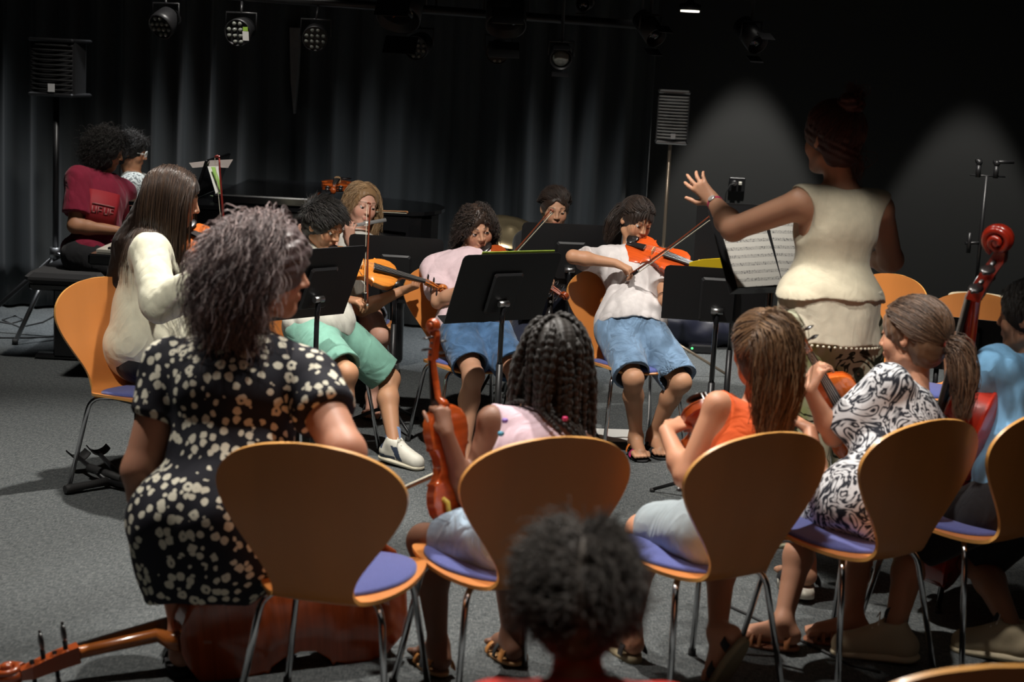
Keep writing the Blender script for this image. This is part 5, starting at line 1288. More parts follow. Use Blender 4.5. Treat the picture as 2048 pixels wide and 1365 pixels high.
# --- pianist in burgundy and the person beside
P = mk('pianist', 1.55, (182, 512, 9.45), (205, 352, 'f'), (214, 300, 'n'), 128, 92, 'person with frizzy dark hair in burgundy T-shirt sitting at the piano', hpitch=14, skin=(.46, .22, .12), vox=.006,
       armR=((150, 452, 'n'), (238, 462, 'n')), armL=((-2.36, 9.78, .77, 0), (-2.14, 9.68, .77, 0)), legR=((272, 532, 'n'), (275, 680, 'f')), legL=((290, 522, 'f'), (300, 660, 'f')), footR=(92, 4), footL=(92, 4), ears=False, girth=1.05, at=1.1,
       hands={'R': (V3(.95, 0, .05), V3(0, 0, -1), 1, (.4, .4, .4, .4), .2)})
body(P)
top(P, 't_shirt', cloth('burgundy_cotton', (.22, .012, .035)), e=.022, sleeve=.72, sl_e=.022, hem=-.07, seed=133, amp=.007, vox=.006)
WP = P
def patch(a0, a1, z0, z1, off, m=8):
    C0 = P.pel + P.up * (np.linalg.norm(P.neck - P.pel) * .70) + P.f * .004 * P.S; rx, ry = .090 * P.girth * P.S + .022, .066 * P.girth * P.S + .022; vs = []
    for z in (z0, z1):
        k = math.sqrt(max(.2, 1 - (z / (.40 * np.linalg.norm(P.neck - P.pel))) ** 2)) if z > 0 else 1.0
        for i in range(m + 1):
            a = a0 + (a1 - a0) * i / m; vs.append(C0 + P.up * z + P.r * math.sin(a) * (rx + off) + P.f * math.cos(a) * (ry + off) * k)
    return vs, [(i, i + 1, m + 2 + i, m + 1 + i) for i in range(m)]
pr = MB().add(*patch(-.15, .95, -.17, .03, .012), True).build('shirt_print', mat('red_print', (.33, .012, .02), .7), P.root, None, True); pr.modifiers.new('t', 'SOLIDIFY').thickness = .004
tx = MB(); tx.add(*patch(.02, .78, -.055, -.047, .018, 6), True)
for i in range(4):
    a = .02 + i * .20
    for (u0, u1, z0, z1) in (((0, .04, -.105, -.065), (.04, .14, -.07, -.065), (.04, .14, -.09, -.085)) if i % 2 else ((0, .04, -.105, -.065), (.12, .16, -.105, -.065), (.04, .12, -.105, -.098))): tx.add(*patch(.80 - a - u1, .80 - a - u0, z0, z1, .018, 2), True)
tx.build('print_lettering', mat('faded_white_print', (.36, .12, .12), .7), pr).modifiers.new('t', 'SOLIDIFY').thickness = .002
shorts(P, 'trousers', cloth('black_trousers', (.02, .02, .022)), frac=1.9, e=.016, flare=.014, vox=.007)
for sd in 'RL': sneaker(P, sd, M_matte, M_matte, 92)
hair_cap(P, th=.018, bump=.008, bscale=32, m=H_black, seed=133, extra=lambda F_, W, fr, s: F_.ell(W(0, -.03, -.04), (.108, .10, .10), fr, .03), front=(.055, .065, .09, -.05))
strands(P, 2200, (.08, .15), H_black, stiff=.78, lift=.45, seed=138, r=.0013, wild=.35, curl=.012, cfreq=110, seg=8)
P = mk('glasses', 1.62, (262, 512, 10.12), (270, 322, 'f'), (256, 256, 'n'), 80, 84, 'person in glasses and patterned pale shirt sitting behind the pianist', hpitch=10, skin=(.46, .22, .12), vox=.006,
       armR=((-2.28, 9.93, .72, 0), (-2.05, 9.95, .76, 0)), armL=((-2.28, 10.40, .72, 0), (-2.05, 10.36, .76, 0)), legR=((330, 530, 'n'), (333, 670, 'f')), legL=((340, 522, 'f'), (345, 660, 'f')), footR=(90, 4), footL=(90, 4), hh=.20,
       hands={'R': (V3(.95, 0, -.1), V3(0, 0, -1), 1, (.4, .4, .4, .4), .2)}, eyes=True)
body(P)
top(P, 'shirt', pattern_mat('grey_leaf_print', 'print'), e=.025, sleeve=.75, sl_e=.025, hem=-.06, seed=143, amp=.006, vox=.006)
shorts(P, 'trousers', cloth('dark_trousers', (.03, .03, .035)), frac=1.9, e=.016, flare=.014, vox=.007)
for sd in 'RL': sneaker(P, sd, M_matte, M_matte, 90)
hair_cap(P, th=.014, bump=.007, bscale=45, m=H_black, seed=143, front=(.066, .075, .085, -.03))
strands(P, 1200, (.05, .08), H_black, stiff=.8, lift=.7, seed=148, r=.0013, wild=.3, curl=.007, cfreq=150, seg=6, region=lambda D: D[:, 2] > -.1)
gl = MB()
for x in (-1, 1):
    gl.tube([P.W(x * .034 + .026 * math.cos(2 * PI * i / 18), .098, .002 + .020 * math.sin(2 * PI * i / 18)) for i in range(19)], .0022, 6)
    gl.tube([P.W(x * .060, .095, .006), P.W(x * .080, -.01, .004)], .0022, 6)
gl.tube([P.W(-.008, .100, .006), P.W(.008, .100, .006)], .0022, 6); gl.build('glasses', mat('clear_frame', (.75, .75, .72), .2), P.root, None, True)

# ------------------------------------------------------------------ music stands
def stand(px, py, Y, yaw, tilt, label, w=.50, h=.34, by=20, face=0):
    p = at(px, py, Y); return music_stand('music_stand', p[0], p[1], p[2], yaw, tilt, label, w, h, base_yaw=by, face=face)
def sheet(name, M, pts, mt, label=None, cat=None, th=.0012, group=None):
    o = MB().prism(pts, 0, th).build(name, mt); o.matrix_world = M; return tag(o, label, cat, group)
s1, M1 = stand(636, 566, 6.82, -48, 24, 'black music stand in front of the boy in green shorts', w=.42, by=50)
s2, M2 = stand(1007, 576, 7.02, -34, 24, 'black music stand in front of the girl in pink T-shirt, a yellow-green booklet on it', by=80)
s3, M3 = stand(1436, 590, 6.85, 4, 14, 'black music stand with a yellow folder, before the girl in white T-shirt', w=.46, h=.24, by=30)
s4, M4 = stand(792, 540, 7.95, 4, 12, 'black music stand behind the golden violin, hiding the flute player', w=.46, by=60)
s5, M5 = stand(1140, 513, 8.16, -6, 14, 'black music stand in front of the boy with the clarinet', w=.50, by=60)
s6, M6 = stand(1476, 478, 7.7, 8, 10, 'black music stand farther back beside the standing woman', w=.40, by=60)
s7, M7 = stand(1925, 690, 6.9, 20, 12, 'black music stand in front of the chair by the conga drum', w=.34, h=.24, by=60)
sC, MC = stand(1545, 498, 6.35, 150, 30, "standing woman's music stand with open sheet music on it", w=.52, h=.36, by=40)
M_sheet = bpy.data.materials.new('printed_music'); M_sheet.use_nodes = True
_nt = M_sheet.node_tree; _b = _nt.nodes['Principled BSDF']; _b.inputs['Roughness'].default_value = .7
_tc = _nt.nodes.new('ShaderNodeTexCoord'); _sp = _nt.nodes.new('ShaderNodeSeparateXYZ'); _nt.links.new(_tc.outputs['Object'], _sp.inputs[0])
def _m(op, a, b=None, c=None):
    n = _nt.nodes.new('ShaderNodeMath'); n.operation = op
    for i, q in enumerate((a, b, c)):
        if q is None: continue
        if isinstance(q, (int, float)): n.inputs[i].default_value = q
        else: _nt.links.new(q, n.inputs[i])
    return n.outputs[0]
_fr = _m('FRACT', _m('MULTIPLY', _sp.outputs['Y'], 1 / .032)); _in = _m('LESS_THAN', _fr, .42)
_ln = _m('LESS_THAN', _m('FRACT', _m('MULTIPLY', _fr, 11.9)), .28); _nz = _nt.nodes.new('ShaderNodeTexNoise'); _nz.inputs['Scale'].default_value = 170; _nt.links.new(_tc.outputs['Object'], _nz.inputs['Vector'])
_nn = _m('GREATER_THAN', _nz.outputs['Fac'], .60); _f = _m('MULTIPLY', _in, _m('MAXIMUM', _ln, _nn))
_mx = _nt.nodes.new('ShaderNodeMix'); _mx.data_type = 'RGBA'; _mx.inputs['A'].default_value = (.74, .72, .66, 1); _mx.inputs['B'].default_value = (.12, .12, .12, 1); _nt.links.new(_f, _mx.inputs['Factor']); _nt.links.new(_mx.outputs['Result'], _b.inputs['Base Color'])
for i, (x, an_) in enumerate(((-.115, 2), (.112, -2))):
    sheet('sheet_music', MC @ Matrix.Translation((x, -.005, .0045 + .002 * i)) @ Matrix.Rotation(math.radians(an_), 4, 'Z'), [(-.108, -.15), (.108, -.15), (.108, .15), (-.108, .15)], M_sheet, ('left' if i == 0 else 'right') + " page of sheet music on the standing woman's music stand", 'sheet music', group='sheet music on the stands')
M_yel = mat('yellow_card', (.85, .60, .01), .6)
fo = [(-.11, -.11), (.18, -.11), (.18, .135), (.13, .152), (.04, .165), (-.06, .165), (-.11, .152)]
sheet('folder', M3 @ Matrix.Translation((-.05, -.0, .004)) @ Matrix.Rotation(PI, 4, 'Y') @ Matrix.Translation((0, 0, -.0)), [(-x, y) for x, y in fo][::-1], M_yel, 'bright yellow folder on the music stand of the girl in white T-shirt', 'folder', .003)
sheet('booklet', M2 @ Matrix.Translation((-.0, .01, .004)), [(-.21, -.16), (.16, -.16), (.16, .17), (-.21, .17)], mat('yellow_green_card', (.42, .60, .08), .6), 'yellow-green booklet on the music stand of the girl in pink T-shirt', 'booklet', .003)
p = atz(1236, 872, .001)
sheet('paper_sheet', Matrix.Translation((p[0], p[1], .002)) @ Matrix.Rotation(.1, 4, 'Z'), [(-.10, -.14), (.10, -.14), (.10, .14), (-.10, .14)], M_white, 'white sheet of paper on the floor by the sandalled foot', 'paper')

# ------------------------------------------------------------------ piano, bench
bx = at(165, 545, 9.6)[0]
bn = empty('piano_bench', (bx, 9.62, 0), 'black padded piano bench under the person in burgundy T-shirt', 'bench')
MB().box((0, 0, .475), (.42, .96, .065), bev=.025).build('cushion', mat('black_velvet', (.03, .03, .032), .95, sheen=.4), bn)
MB().box((0, 0, .425), (.38, .90, .04), bev=.01).build('apron', M_gloss, bn)
for sy in (-1, 1):
    MB().box((0, sy * .36, .21), (.13, .07, .40), bev=.008).build('column', M_gloss, bn); MB().box((0, sy * .36, .018), (.34, .07, .036), bev=.01).build('foot_bar', M_gloss, bn)
MB().box((0, 0, .075), (.04, .70, .03), bev=.006).build('stretcher', M_gloss, bn)
px0 = at(318, 420, 9.4)[0]; px1 = at(882, 420, 9.1)[0]
pi_ = empty('grand_piano', (px0, 9.3, 0), 'black grand piano reaching from the pianist towards the middle of the room', 'piano')
Lp = px1 - px0
ol = [(0, -.62), (Lp * .35, -.62)] + [(Lp * (.35 + .35 * t), -.62 + .16 * (3 * t * t - 2 * t ** 3)) for t in (.25, .5, .75, 1)] + [(Lp * .86 + .14 * Lp * math.sin(a), -.08 - .36 * math.cos(a)) for a in np.linspace(.3, PI * .9, 9)] + [(Lp * .7, .45), (Lp * .4, .70), (0, .76)]
MB().prism(ol, .66, .955).build('case', M_gloss, pi_)
il = [(x * .985 + .008, y * .97) for x, y in ol if x > .30 * 0]
lid = MB(); lid.prism([(x * 1.01, y * 1.02) for x, y in ol if x > -1], .962, .982); lid.build('lid', M_gloss, pi_)
fl_ = MB(); fl_.box((Lp * .42, .05, 1.01), (Lp * .32, 1.15, .05), bev=.008); fl_.build('folded_lid_front', M_gloss, pi_)
MB().box((-.09, .07, .66), (.26, 1.36, .06), bev=.01).build('keybed', M_gloss, pi_)
for k in range(52): MB().box((-.115, -.54 + k * .0235, .700), (.15, .0222, .016)).build('white_key', M_ivory, pi_)
for k in range(51):
    if k % 7 in (0, 1, 3, 4, 5): MB().box((-.085, -.528 + k * .0235, .713), (.095, .011, .014)).build('black_key', M_ebony, pi_)
for x, y in ((.12, -.5), (.12, .6), (Lp * .86, -.12)):
    l = MB(); l.lathe((x, y, .10), [(.035, 0), (.045, .02), (.042, .30), (.065, .52), (.07, .56)], 16); lo = l.build('leg', M_gloss, pi_)
    c = MB(); c.tube([(x - .015, y - .03, .045), (x + .015, y - .03, .045)], .045, 20); c.box((x, y, .08), (.05, .05, .05)); c.build('caster', M_steel, lo)
ly = MB(); ly.box((.25, .05, .38), (.05, .12, .56), bev=.01); ly.box((.22, .05, .10), (.10, .26, .05), bev=.01); ly.build('pedal_lyre', M_gloss, pi_)
md = empty('x'); bpy.data.objects.remove(md)
pd = at(425, 365, 9.25) - V3(px0, 9.3, 0)
MB().box((pd[0] - .02, pd[1] + .1, 1.09), (.018, .70, .22), Matrix.Rotation(.30, 3, 'Y'), bev=.004).build('music_desk', M_gloss, pi_)
g1 = MB(); c = at(432, 350, 9.0)
def quad3(name, pts, mt, label, cat, group=None):
    p = [np.array(q) for q in pts]; nn = unit(np.cross(p[1] - p[0], p[2] - p[0])) * .0015
    v = p + [q + nn for q in p]; n = len(p)
    return tag(MB().add(v, [tuple(range(n)), tuple(range(2 * n - 1, n - 1, -1))] + [(i, (i + 1) % n, n + (i + 1) % n, n + i) for i in range(n)]).build(name, mt), label, cat, group)
quad3('sheet_music', [at(415, 333, 9.0), at(437, 333, 9.03), at(445, 398, 8.97), at(436, 402, 8.94)], M_white, 'white page edge standing on the piano', 'sheet music', 'loose music on the piano')
quad3('sheet_music', [at(422, 334, 8.99), at(430, 334, 9.0), at(443, 372, 8.96), at(440, 382, 8.95)], mat('green_card', (.30, .55, .10), .6), 'green stripe page standing on the piano', 'sheet music', 'loose music on the piano')
quad3('sheet_music', [at(378, 326, 9.05), at(420, 321, 9.05), at(466, 319, 9.05), at(456, 336, 9.03), at(410, 334, 9.03), at(385, 336, 9.03)], mat('grey_paper', (.30, .26, .24), .7), 'curled grey-pink page on top of the piano music', 'sheet music', 'loose music on the piano')
quad3('booklet', [at(420, 391, 9.0), at(474, 388, 9.1), at(460, 394, 8.95), at(440, 397, 8.9)], mat('green_white_card', (.45, .62, .35), .6), 'green and white booklet lying flat on the piano', 'booklet')
v9 = make_violin('violin', .335, (.62, .12, .02), (.5, .09, .015), 'orange violin lying on the piano behind the fair-haired girl')
A = at(652, 382, 9.15); A = V3(A[0] + .03, A[1] + .35, 1.067); place(v9, A, V3(.06, -1, .0), V3(.0, -.0, 1))
make_bow('violin_bow', at(700, 405, 8.72) * V3(1, 1, 0) + V3(0, 0, 1.0), at(778, 406, 8.72) * V3(1, 1, 0) + V3(.1, 0, 1.0), V3(0, 0, -1), 'violin bow lying on the piano, its tip past the fair-haired girl', stickcol=(.30, .14, .06))

# ------------------------------------------------------------------ drums and stands at the back
def pole_stand(name, label, cat, base, top, leglen=.38, r=.011, mt=M_black):
    root = empty(name, (base[0], base[1], 0), label, cat)
    h = top[2]
    MB().tube([(0, 0, .10), (0, 0, h * .55)], r * 1.25, 12).build('lower_tube', mt, root); MB().tube([(0, 0, h * .5), (0, 0, h)], r, 12).build('upper_tube', mt, root)
    c = MB(); c.lathe((0, 0, h * .53), [(r * 1.9, 0), (r * 1.9, .04)], 12); c.tube([(0, -.01, h * .53 + .02), (.035, -.02, h * .53 + .02)], .006, 8); c.build('clutch', mt, root)
    for i in range(3):
        a = 2.2 + i * 2.094; MB().tube([(0, 0, .16 + .1), (math.cos(a) * leglen, math.sin(a) * leglen, .008)], r * .75, 8).build('leg', mt, root)
    return root
M_cym = mat('bronze_cymbal', (.62, .50, .30), .33, .85, bump=(90, .05, .001))
p = at(1022, 462, 8.9)
cs = pole_stand('cymbal', 'pale bronze cymbal on a stand beside the curly-haired girl', 'cymbal', p, p)
cy = MB(); cy.lathe((0, 0, 0), [(.004, .030), (.025, .026), (.04, .010), (.12, .004), (.19, -.008), (.190, -.010), (.12, .002), (.04, .008), (.004, .026)], 40); cy.build('cymbal_plate', M_cym, cs, Matrix.Translation((0, 0, p[2])) @ Matrix.Rotation(.38, 4, 'X') @ Matrix.Rotation(.16, 4, 'Y'))
p = at(1958, 592, 8.55)
cg = empty('conga_drum', (p[0], p[1], 0), 'conga drum with pale skin behind the empty chair at the right', 'drum')
sh = MB(); sh.lathe((0, 0, .02), [(.11, 0), (.115, .1), (.150, .35), (.165, .5), (.150, p[2] - .06)], 32); sh.build('shell', mat('dark_wood_shell', (.05, .02, .012), .3, coat=.4), cg)
hd = MB(); hd.lathe((0, 0, p[2] - .055), [(.156, 0), (.156, .05), (.148, .056), (.01, .056)], 32); hd.build('drum_head', mat('calf_skin', (.60, .50, .34), .6), cg)
rm = MB(); rm.tube([(math.cos(t) * .160, math.sin(t) * .160, p[2] - .025) for t in np.linspace(0, 2 * PI, 33)], .006, 8); rm.build('rim', M_chrome, cg)
for i in range(6):
    a = i * PI / 3 + .4; lg = MB(); lg.tube([(math.cos(a) * .166, math.sin(a) * .166, p[2] - .02), (math.cos(a) * .168, math.sin(a) * .168, p[2] - .18)], .005, 8); lg.box((math.cos(a) * .168, math.sin(a) * .168, p[2] - .15), (.02, .02, .05)); lg.build('tuning_lug', M_chrome, cg)
p = at(1885, 612, 8.4)
hh = pole_stand('drum_stand', 'small black percussion stand with chrome clamps left of the conga', 'stand', p, p)
for q in ((0, 0), (.035, -.01), (-.03, .02), (.06, .015)): MB().ball((q[0], q[1] - .01, p[2] + q[0] * .3), .016, 10, 8).build('clamp', M_chrome, hh)
b_ = at(1945, 600, 8.95); t_ = at(1977, 352, 8.95)
ms = pole_stand('microphone_stand', 'tall black microphone stand with two clips at the right', 'microphone stand', ((b_[0] + t_[0]) / 2, 8.95), t_, .42)
z = t_[2]; MB().tube([(-.09, 0, z), (.10, 0, z)], .005, 8).build('cross_bar', M_black, ms)
for x, sg in ((-.05, -1), (.045, 1)):
    mb = MB(); mb.tube([(x, -.01, z - .01), (x, -.01, z + .055)], .014, 10); mb.ball((x, -.012, z + .07), .018); mb.tube([(x - .02, -.012, z + .075), (x + (.09 if sg > 0 else .01), -.012, z + .082)], .011, 10); mb.build('microphone_clip', M_black, ms)
c2 = at(1950, 490, 8.9); mb = MB(); x = c2[0] - (b_[0] + t_[0]) / 2; mb.tube([(x - .02, 0, c2[2] - .05), (x - .02, 0, c2[2] + .06)], .013, 8); mb.tube([(x - .04, 0, c2[2]), (.02, 0, c2[2] + .01)], .010, 8); mb.build('side_clamp', M_black, ms)
# loudspeakers
def speaker(px0, px1, py0, py1, Y, label, yaw, lit=False):
    a, b = at((px0 + px1) / 2, py1, Y), at((px0 + px1) / 2, py0, Y); W_ = (px1 - px0) / F_PX * Y; H = b[2] - a[2]
    r = empty('loudspeaker', (a[0], a[1], a[2]), label, 'loudspeaker', rz=math.radians(-yaw)); D = W_ * .85
    body_ = MB(); body_.prism([(-W_ / 2, 0), (W_ / 2, 0), (W_ / 2 * .72, D), (-W_ / 2 * .72, D)], 0, H); body_.build('cabinet', mat('speaker_grey_%d' % px0, (.06, .06, .062) if lit else (.008, .008, .009), .6), r)  # light put into cabinet and grille colours: paler when lit, near black when not
    n = 14 if lit else 10
    g_ = MB()
    for i in range(n):
        z = H * (.08 + .84 * i / (n - 1)); vs = []; m = 14
        for k in range(m + 1):
            u = -1 + 2 * k / m; yy = -.012 - .022 * (1 - u * u); vs += [(u * W_ * .47, yy, z - H * .020), (u * W_ * .47, yy, z + H * .020)]
        g_.add(vs, [(2 * k, 2 * k + 2, 2 * k + 3, 2 * k + 1) for k in range(m)], True)
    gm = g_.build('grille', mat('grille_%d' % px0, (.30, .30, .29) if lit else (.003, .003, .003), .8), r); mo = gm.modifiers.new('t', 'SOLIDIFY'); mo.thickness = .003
    for z, m_ in ((H + .006, 'top_cap'), (-.004, 'bottom_cap')):
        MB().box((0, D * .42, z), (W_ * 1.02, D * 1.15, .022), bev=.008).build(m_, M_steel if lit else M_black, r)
    bd = MB().box((W_ * .04, -.040, H * .12), (W_ * .15, .004, W_ * .17)).build('badge', mat('badge_%d' % px0, (.45, .45, .45), .4), r)
    return r, a
sp, a = speaker(1311, 1374, 186, 284, 9.7, 'small grey loudspeaker on a pole against the dark wall', 4, True)
r = pole_stand('loudspeaker_stand', 'slender pole stand carrying the loudspeaker on the right', 'loudspeaker stand', (a[0], a[1] + .06), a + V3(0, 0, -.02), .45, .011, mat('worn_steel_tube', (.42, .34, .26), .35, .7))
sp2, a2 = speaker(58, 152, 82, 188, 9.9, 'large black loudspeaker on a tripod in the dark left corner', 10)
ls = empty('loudspeaker_stand', (a2[0], a2[1] + .08, 0), 'tripod stand with silver leg under the left loudspeaker', 'loudspeaker stand')
MB().tube([(0, 0, .45), (0, 0, a2[2] - .015)], .018, 12).build('pole', M_black, ls); MB().lathe((0, 0, .48), [(.035, 0), (.035, .07)], 14).build('collar', M_steel, ls); MB().tube([(0, -.02, .52), (.07, -.03, .50)], .010, 8).build('knob', M_steel, ls)
for (lx, ly_), mt in (((at(62, 655, 9.95)[0] - a2[0], -.35), M_steel), ((-.52, .05), M_black), ((.35, .30), M_black)):
    lo = MB().tube([(0, 0, .50), (lx, ly_, .015)], .014, 10).build('leg', mt, ls); MB().lathe((lx, ly_, 0), [(.018, 0), (.018, .035)], 12).build('foot_cap', M_rubber, lo)
# wall socket
p = at(1478, 372, 11.18); p[1] = 11.3
ws = empty('wall_socket', (p[0], 11.29, p[2]), 'black double wall socket with a plug and cable', 'socket')
MB().box((0, 0, 0), (.11, .012, .095), bev=.004).build('plate', M_black, ws); MB().box((.02, -.012, .01), (.022, .016, .022), bev=.003).build('switch', M_ivory, ws); MB().lathe((-.02, -.002, .01), [(.018, 0), (.016, .03)], 16, (0, -1, 0)).build('plug', M_steel, ws)
MB().tube([(-.02, -.035, .01), (-.05, -.04, .0), (-.075, -.03, -.06), (-.08, -.02, -.30), (-.09, -.02, -p[2] + .02)], .004, 8).build('cable', M_rubber, ws)
# bag and box on the floor
p = atz(1385, 690, 0); p[1] -= .22
bg = Field(); bg.ell((p[0], p[1] + .25, .10), (.36, .20, .12), None, .03); bg.ell((p[0] - .12, p[1] + .18, .16), (.20, .14, .09), None, .03); v, f = bg.mesh(.012, wrinkle(7, 9, .012)); v[:, 2] = np.maximum(v[:, 2], .003)
tag(link('bag', np_mesh('bag', v, f), mat('navy_nylon', (.016, .018, .035), .45)), 'dark navy bag slumped on the floor by the far wall', 'bag')
eb = empty('effects_box', (p[0] + .02, p[1] - .08, 0), 'small black box with a green light on the floor before the bag', 'electronics'); MB().box((0, 0, .03), (.16, .10, .06), bev=.01).build('housing', M_gloss, eb); MB().ball((-.06, -.051, .035), .007).build('indicator_light', mat('green_led', (.05, .5, .1), .4, emit=((.1, 1, .25), 2)), eb)
# cables on the floor
def cable(pts, label, r=.005):
    pts = [atz(x, y, r) for x, y in pts]; return tag(MB().tube(pts, r, 8).build('cable', M_rubber), label, 'cable')
cable([(-30, 676), (60, 676), (150, 671), (260, 664), (330, 668)], 'black cable running straight across the floor past the bench foot')
cable([(-20, 640), (20, 648), (48, 640), (30, 632), (5, 640), (40, 655), (85, 645), (110, 632)], 'tangled black cable on the floor by the curtain')
cable([(1440, 1205), (1500, 1232), (1560, 1262), (1620, 1290), (1700, 1330), (1760, 1345)], 'thin black cable under the front row chairs')

# ------------------------------------------------------------------ rig overhead
rp = empty('lighting_pipe', (0, 9.0, 0), 'black lighting pipe hung under the ceiling', 'pipe')
a, b = at(-60, -46, 9.3), at(1310, 52, 9.3)
off = V3(0, 9.0, 0); MB().tube([a - off, b - off], .024, 12).build('pipe', M_black, rp)
for t in (.02, .35, .68, .98): q = a + (b - a) * t - off; MB().tube([tuple(q), (q[0], q[1], ZC)], .008, 8).build('hanger', M_black, rp)
def on_pipe(x): t = (x - a[0]) / (b[0] - a[0]); return a + (b - a) * t
M_lens = mat('clear_lens', (.17, .18, .16), .12, coat=.6)
def par(px, py, yaw, pitch, d, label, sticker=False):
    c = at(px, py, 9.2); n = yawdir(yaw, pitch); s = unit(np.cross(n, UP)); u = np.cross(s, n)
    r = empty('led_spotlight', tuple(c), label, 'stage light', 'LED spotlights along the pipe'); R_ = d / 2
    h = MB(); h.lathe((0, 0, 0), [(R_ * .5, -.13), (R_ * .9, -.10), (R_, -.02), (R_, .012), (R_ * .93, .012), (R_ * .9, .0)], 28, tuple(n)); h.build('housing', M_black, r)
    k = 0
    for row, cnt in ((1.5, 2), (.5, 4), (-.5, 4), (-1.5, 2)):
        for j in range(cnt):
            x = (j - (cnt - 1) / 2) * R_ * .44; y = row * R_ * .44; q = s * x + u * y + n * .006; MB().ball(tuple(q), R_ * .17, 10, 8).build('lens', M_lens, r)
    top = on_pipe(c[0]) - c; yk = MB(); yk.tube([s * R_ * 1.15 - n * .05, s * R_ * 1.15 - n * .05 + UP * R_ * 1.3, -s * R_ * 1.15 - n * .05 + UP * R_ * 1.3, -s * R_ * 1.15 - n * .05], .006, 8); yk.tube([-n * .05 + UP * R_ * 1.3, top - V3(0, 0, .02)], .008, 8); yk.build('yoke', M_black, r)
    if sticker: MB().box((0, 0, 0), (.035, .05, .002)).build('paper_tag', M_white, r, frame_M(-s * R_ * .75 + n * .035 + u * -.01, s, u, n)); MB().box((0, 0, 0), (.028, .022, .002)).build('green_tag', mat('green_tape', (.35, .6, .08), .6), r, frame_M(-s * R_ * .75 + n * .035 + u * .028, s, u, n))
for i, (x, y, yw, pt, sz) in enumerate(((322, 52, 205, 32, .150), (476, 65, 190, 12, .150), (630, 77, 176, 14, .140), (832, 95, 196, 16, .140), (995, 105, 182, 10, .130))):
    par(x, y, yw, pt, sz, ['LED spotlight farthest left on the pipe, tilted down', 'LED spotlight with a white and green tag on its face', 'LED spotlight beside the pale strip in the curtain', 'LED spotlight turned left, second from the right end', 'LED spotlight farthest right on the pipe, facing the room'][i], i == 1)
def lantern(px, py, yaw, pitch, d, L, label, glint=False):
    c = at(px, py, 9.0); n = yawdir(yaw, pitch); s = unit(np.cross(n, UP))
    r = empty('theatre_lantern', tuple(c), label, 'stage light', 'theatre lanterns under the ceiling'); h = MB(); h.lathe((0, 0, 0), [(d * .3, -L * .6), (d * .48, -L * .5), (d * .5, L * .4), (d * .46, L * .4), (d * .44, L * .2)], 26, tuple(n)); h.build('barrel', M_black, r)
    MB().lathe(tuple(n * L * .22), [(d * .43, 0), (d * .30, .02), (.005, .028)], 20, tuple(n)).build('lens', M_lens if d == .12 and L == .14 else M_gloss, r)
    yk = MB(); yk.tube([s * d * .55, s * d * .55 + UP * d * .62, -s * d * .55 + UP * d * .62, -s * d * .55], .007, 8); yk.tube([UP * d * .62, V3(0, 0, ZC - c[2])], .009, 8); yk.build('yoke', M_black, r)
    for sg in (-1, 1): MB().box((0, 0, 0), (d * .75, .003, d * .5)).build('barn_door', M_black, r, frame_M(n * (L * .4 + d * .22) + np.cross(s, n) * sg * d * .62, s, np.cross(s, n), n))
lantern(803, 8, 188, 50, .24, .26, 'large theatre lantern at the top edge, left of the pipe joint')
lantern(1012, 22, 176, 50, .22, .26, 'large theatre lantern at the top edge, right of the pipe joint')
lantern(1122, 112, 180, 20, .12, .14, 'small theatre lantern with a glinting lens below the pipe')
lantern(1300, 58, 150, 35, .12, .20, 'theatre lantern pointing down right beyond the pipe end')
lantern(1502, 72, 150, 35, .12, .20, 'theatre lantern alone under the ceiling before the dark wall')
lantern(1170, 6, 200, 10, .08, .10, 'small grey theatre lantern at the top edge above the pipe')
c = at(1380, 22, 10.3)
dl = empty('hanging_lamp', tuple(c), 'small round lit lamp hanging under the ceiling', 'lamp')
MB().lathe((0, 0, .004), [(.066, 0), (.066, .035), (.02, .05), (.012, ZC - c[2] - .005)], 24).build('lamp_housing', M_black, dl); MB().lathe((0, 0, -.006), [(.058, 0), (.058, .009)], 24).build('lamp_disc', mat('lit_lamp', (1, .95, .8), .5, emit=((1, .93, .75), 3)), dl)
q = [at(579, 55, 10.87), at(598, 56, 10.87), at(594, 150, 10.87), at(587, 228, 10.87), at(581, 160, 10.87)]
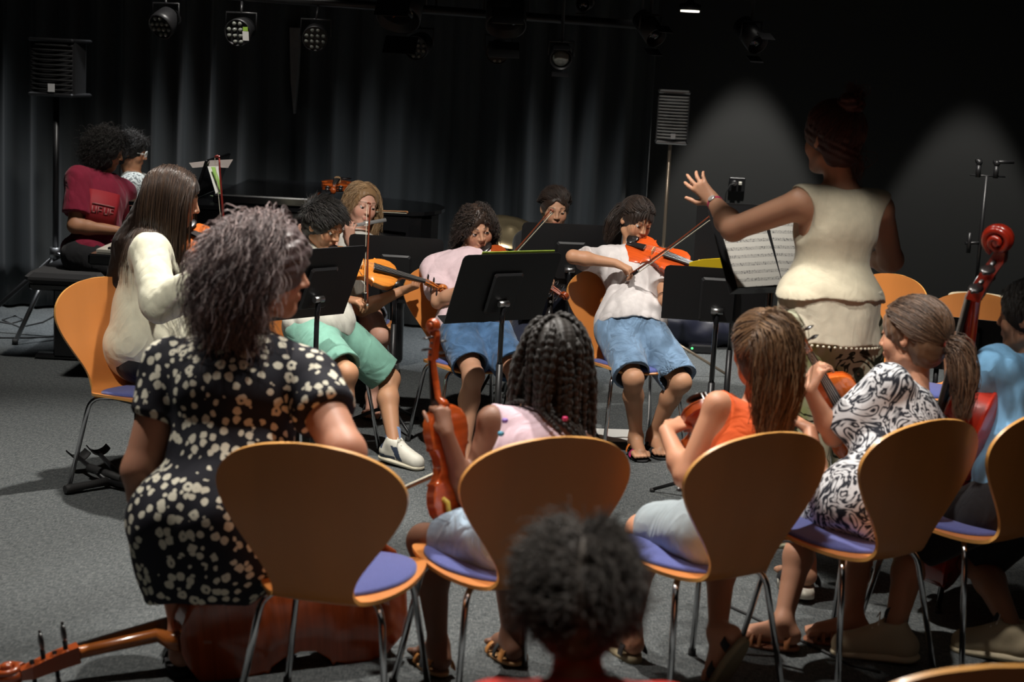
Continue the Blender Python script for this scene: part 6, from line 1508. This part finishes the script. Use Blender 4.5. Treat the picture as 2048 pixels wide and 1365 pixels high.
# added pale strip standing in for the sliver of light at the curtain gap
tag(MB().add([tuple(p + V3(0, .0, 0)) for p in q] + [tuple(p + V3(0, .13, 0)) for p in q], [(0, 1, 2, 3, 4)[::-1], (5, 6, 7, 8, 9)] + [(i, (i + 1) % 5, 5 + (i + 1) % 5, 5 + i) for i in range(5)]).build('curtain_gap_strip', cloth('pale_gap_cloth', (.16, .15, .14))), 'pale strip added as the sliver of light where the curtains meet', 'curtain gap strip')

# ------------------------------------------------------------------ crutches and the cello on the floor
def crutch(grip0, grip1, cuff, end, label):
    r = empty('forearm_crutch', (0, 0, 0), label, 'crutch', 'forearm crutches lying on the floor')
    g0, g1, cf, en = [np.array(q) for q in (grip0, grip1, cuff, end)]
    MB().tube([g0, g0 + (g1 - g0) * .1, g0 + (g1 - g0) * .55, g1], [.017, .019, .016, .018], 14).build('grip', M_rubber, r)
    MB().tube([g1, en], .0105, 12).build('shaft', M_black, r); MB().tube([g1, cf], [.011, .009], 10).build('cuff_arm', M_black, r)
    d = unit(cf - g1); s = unit(np.cross(d, UP)); u = np.cross(s, d); vs = []; m = 12
    for k in range(m + 1):
        t = -1.15 + 2.3 * k / m
        for w_ in (-.035, .035):
            for o in (0, .004): vs.append(cf + d * w_ * (1 - .3 * abs(t) / 2) + s * math.sin(t) * (.045 + o) + u * (.045 - math.cos(t) * (.045 + o)))
    fs = []
    for k in range(m):
        b4 = k * 4
        for a_, c_ in ((0, 1), (1, 3), (3, 2), (2, 0)): fs.append((b4 + a_, b4 + c_, b4 + 4 + c_, b4 + 4 + a_))
    MB().add(vs, fs, True).build('cuff', M_rubber, r)
    tp_ = MB(); tp_.lathe(tuple(en), [(.016, -.02), (.019, .02)], 12, tuple(unit(en - g1))); tp_.build('rubber_tip', M_rubber, r)
crutch(atz(130, 980, .022), atz(215, 963, .03), atz(156, 915, .07), atz(420, 1015, .02), 'forearm crutch lying nearer the camera, grip to the left')
crutch(atz(178, 936, .05), atz(245, 958, .05), atz(196, 905, .085), atz(440, 985, .03), 'forearm crutch lying behind the other on the floor')
c2 = make_violin('cello', .70, (.42, .12, .025), (.40, .075, .018), 'old brown cello lying on its side on the floor under the spotted dress', 'cello', cello=True, chin=False)
A = at(800, 1165, 4.86); A[2] = .215; B_ = atz(112, 1338, .07); place(c2, A, B_ - A, V3(.15, 1, .12))
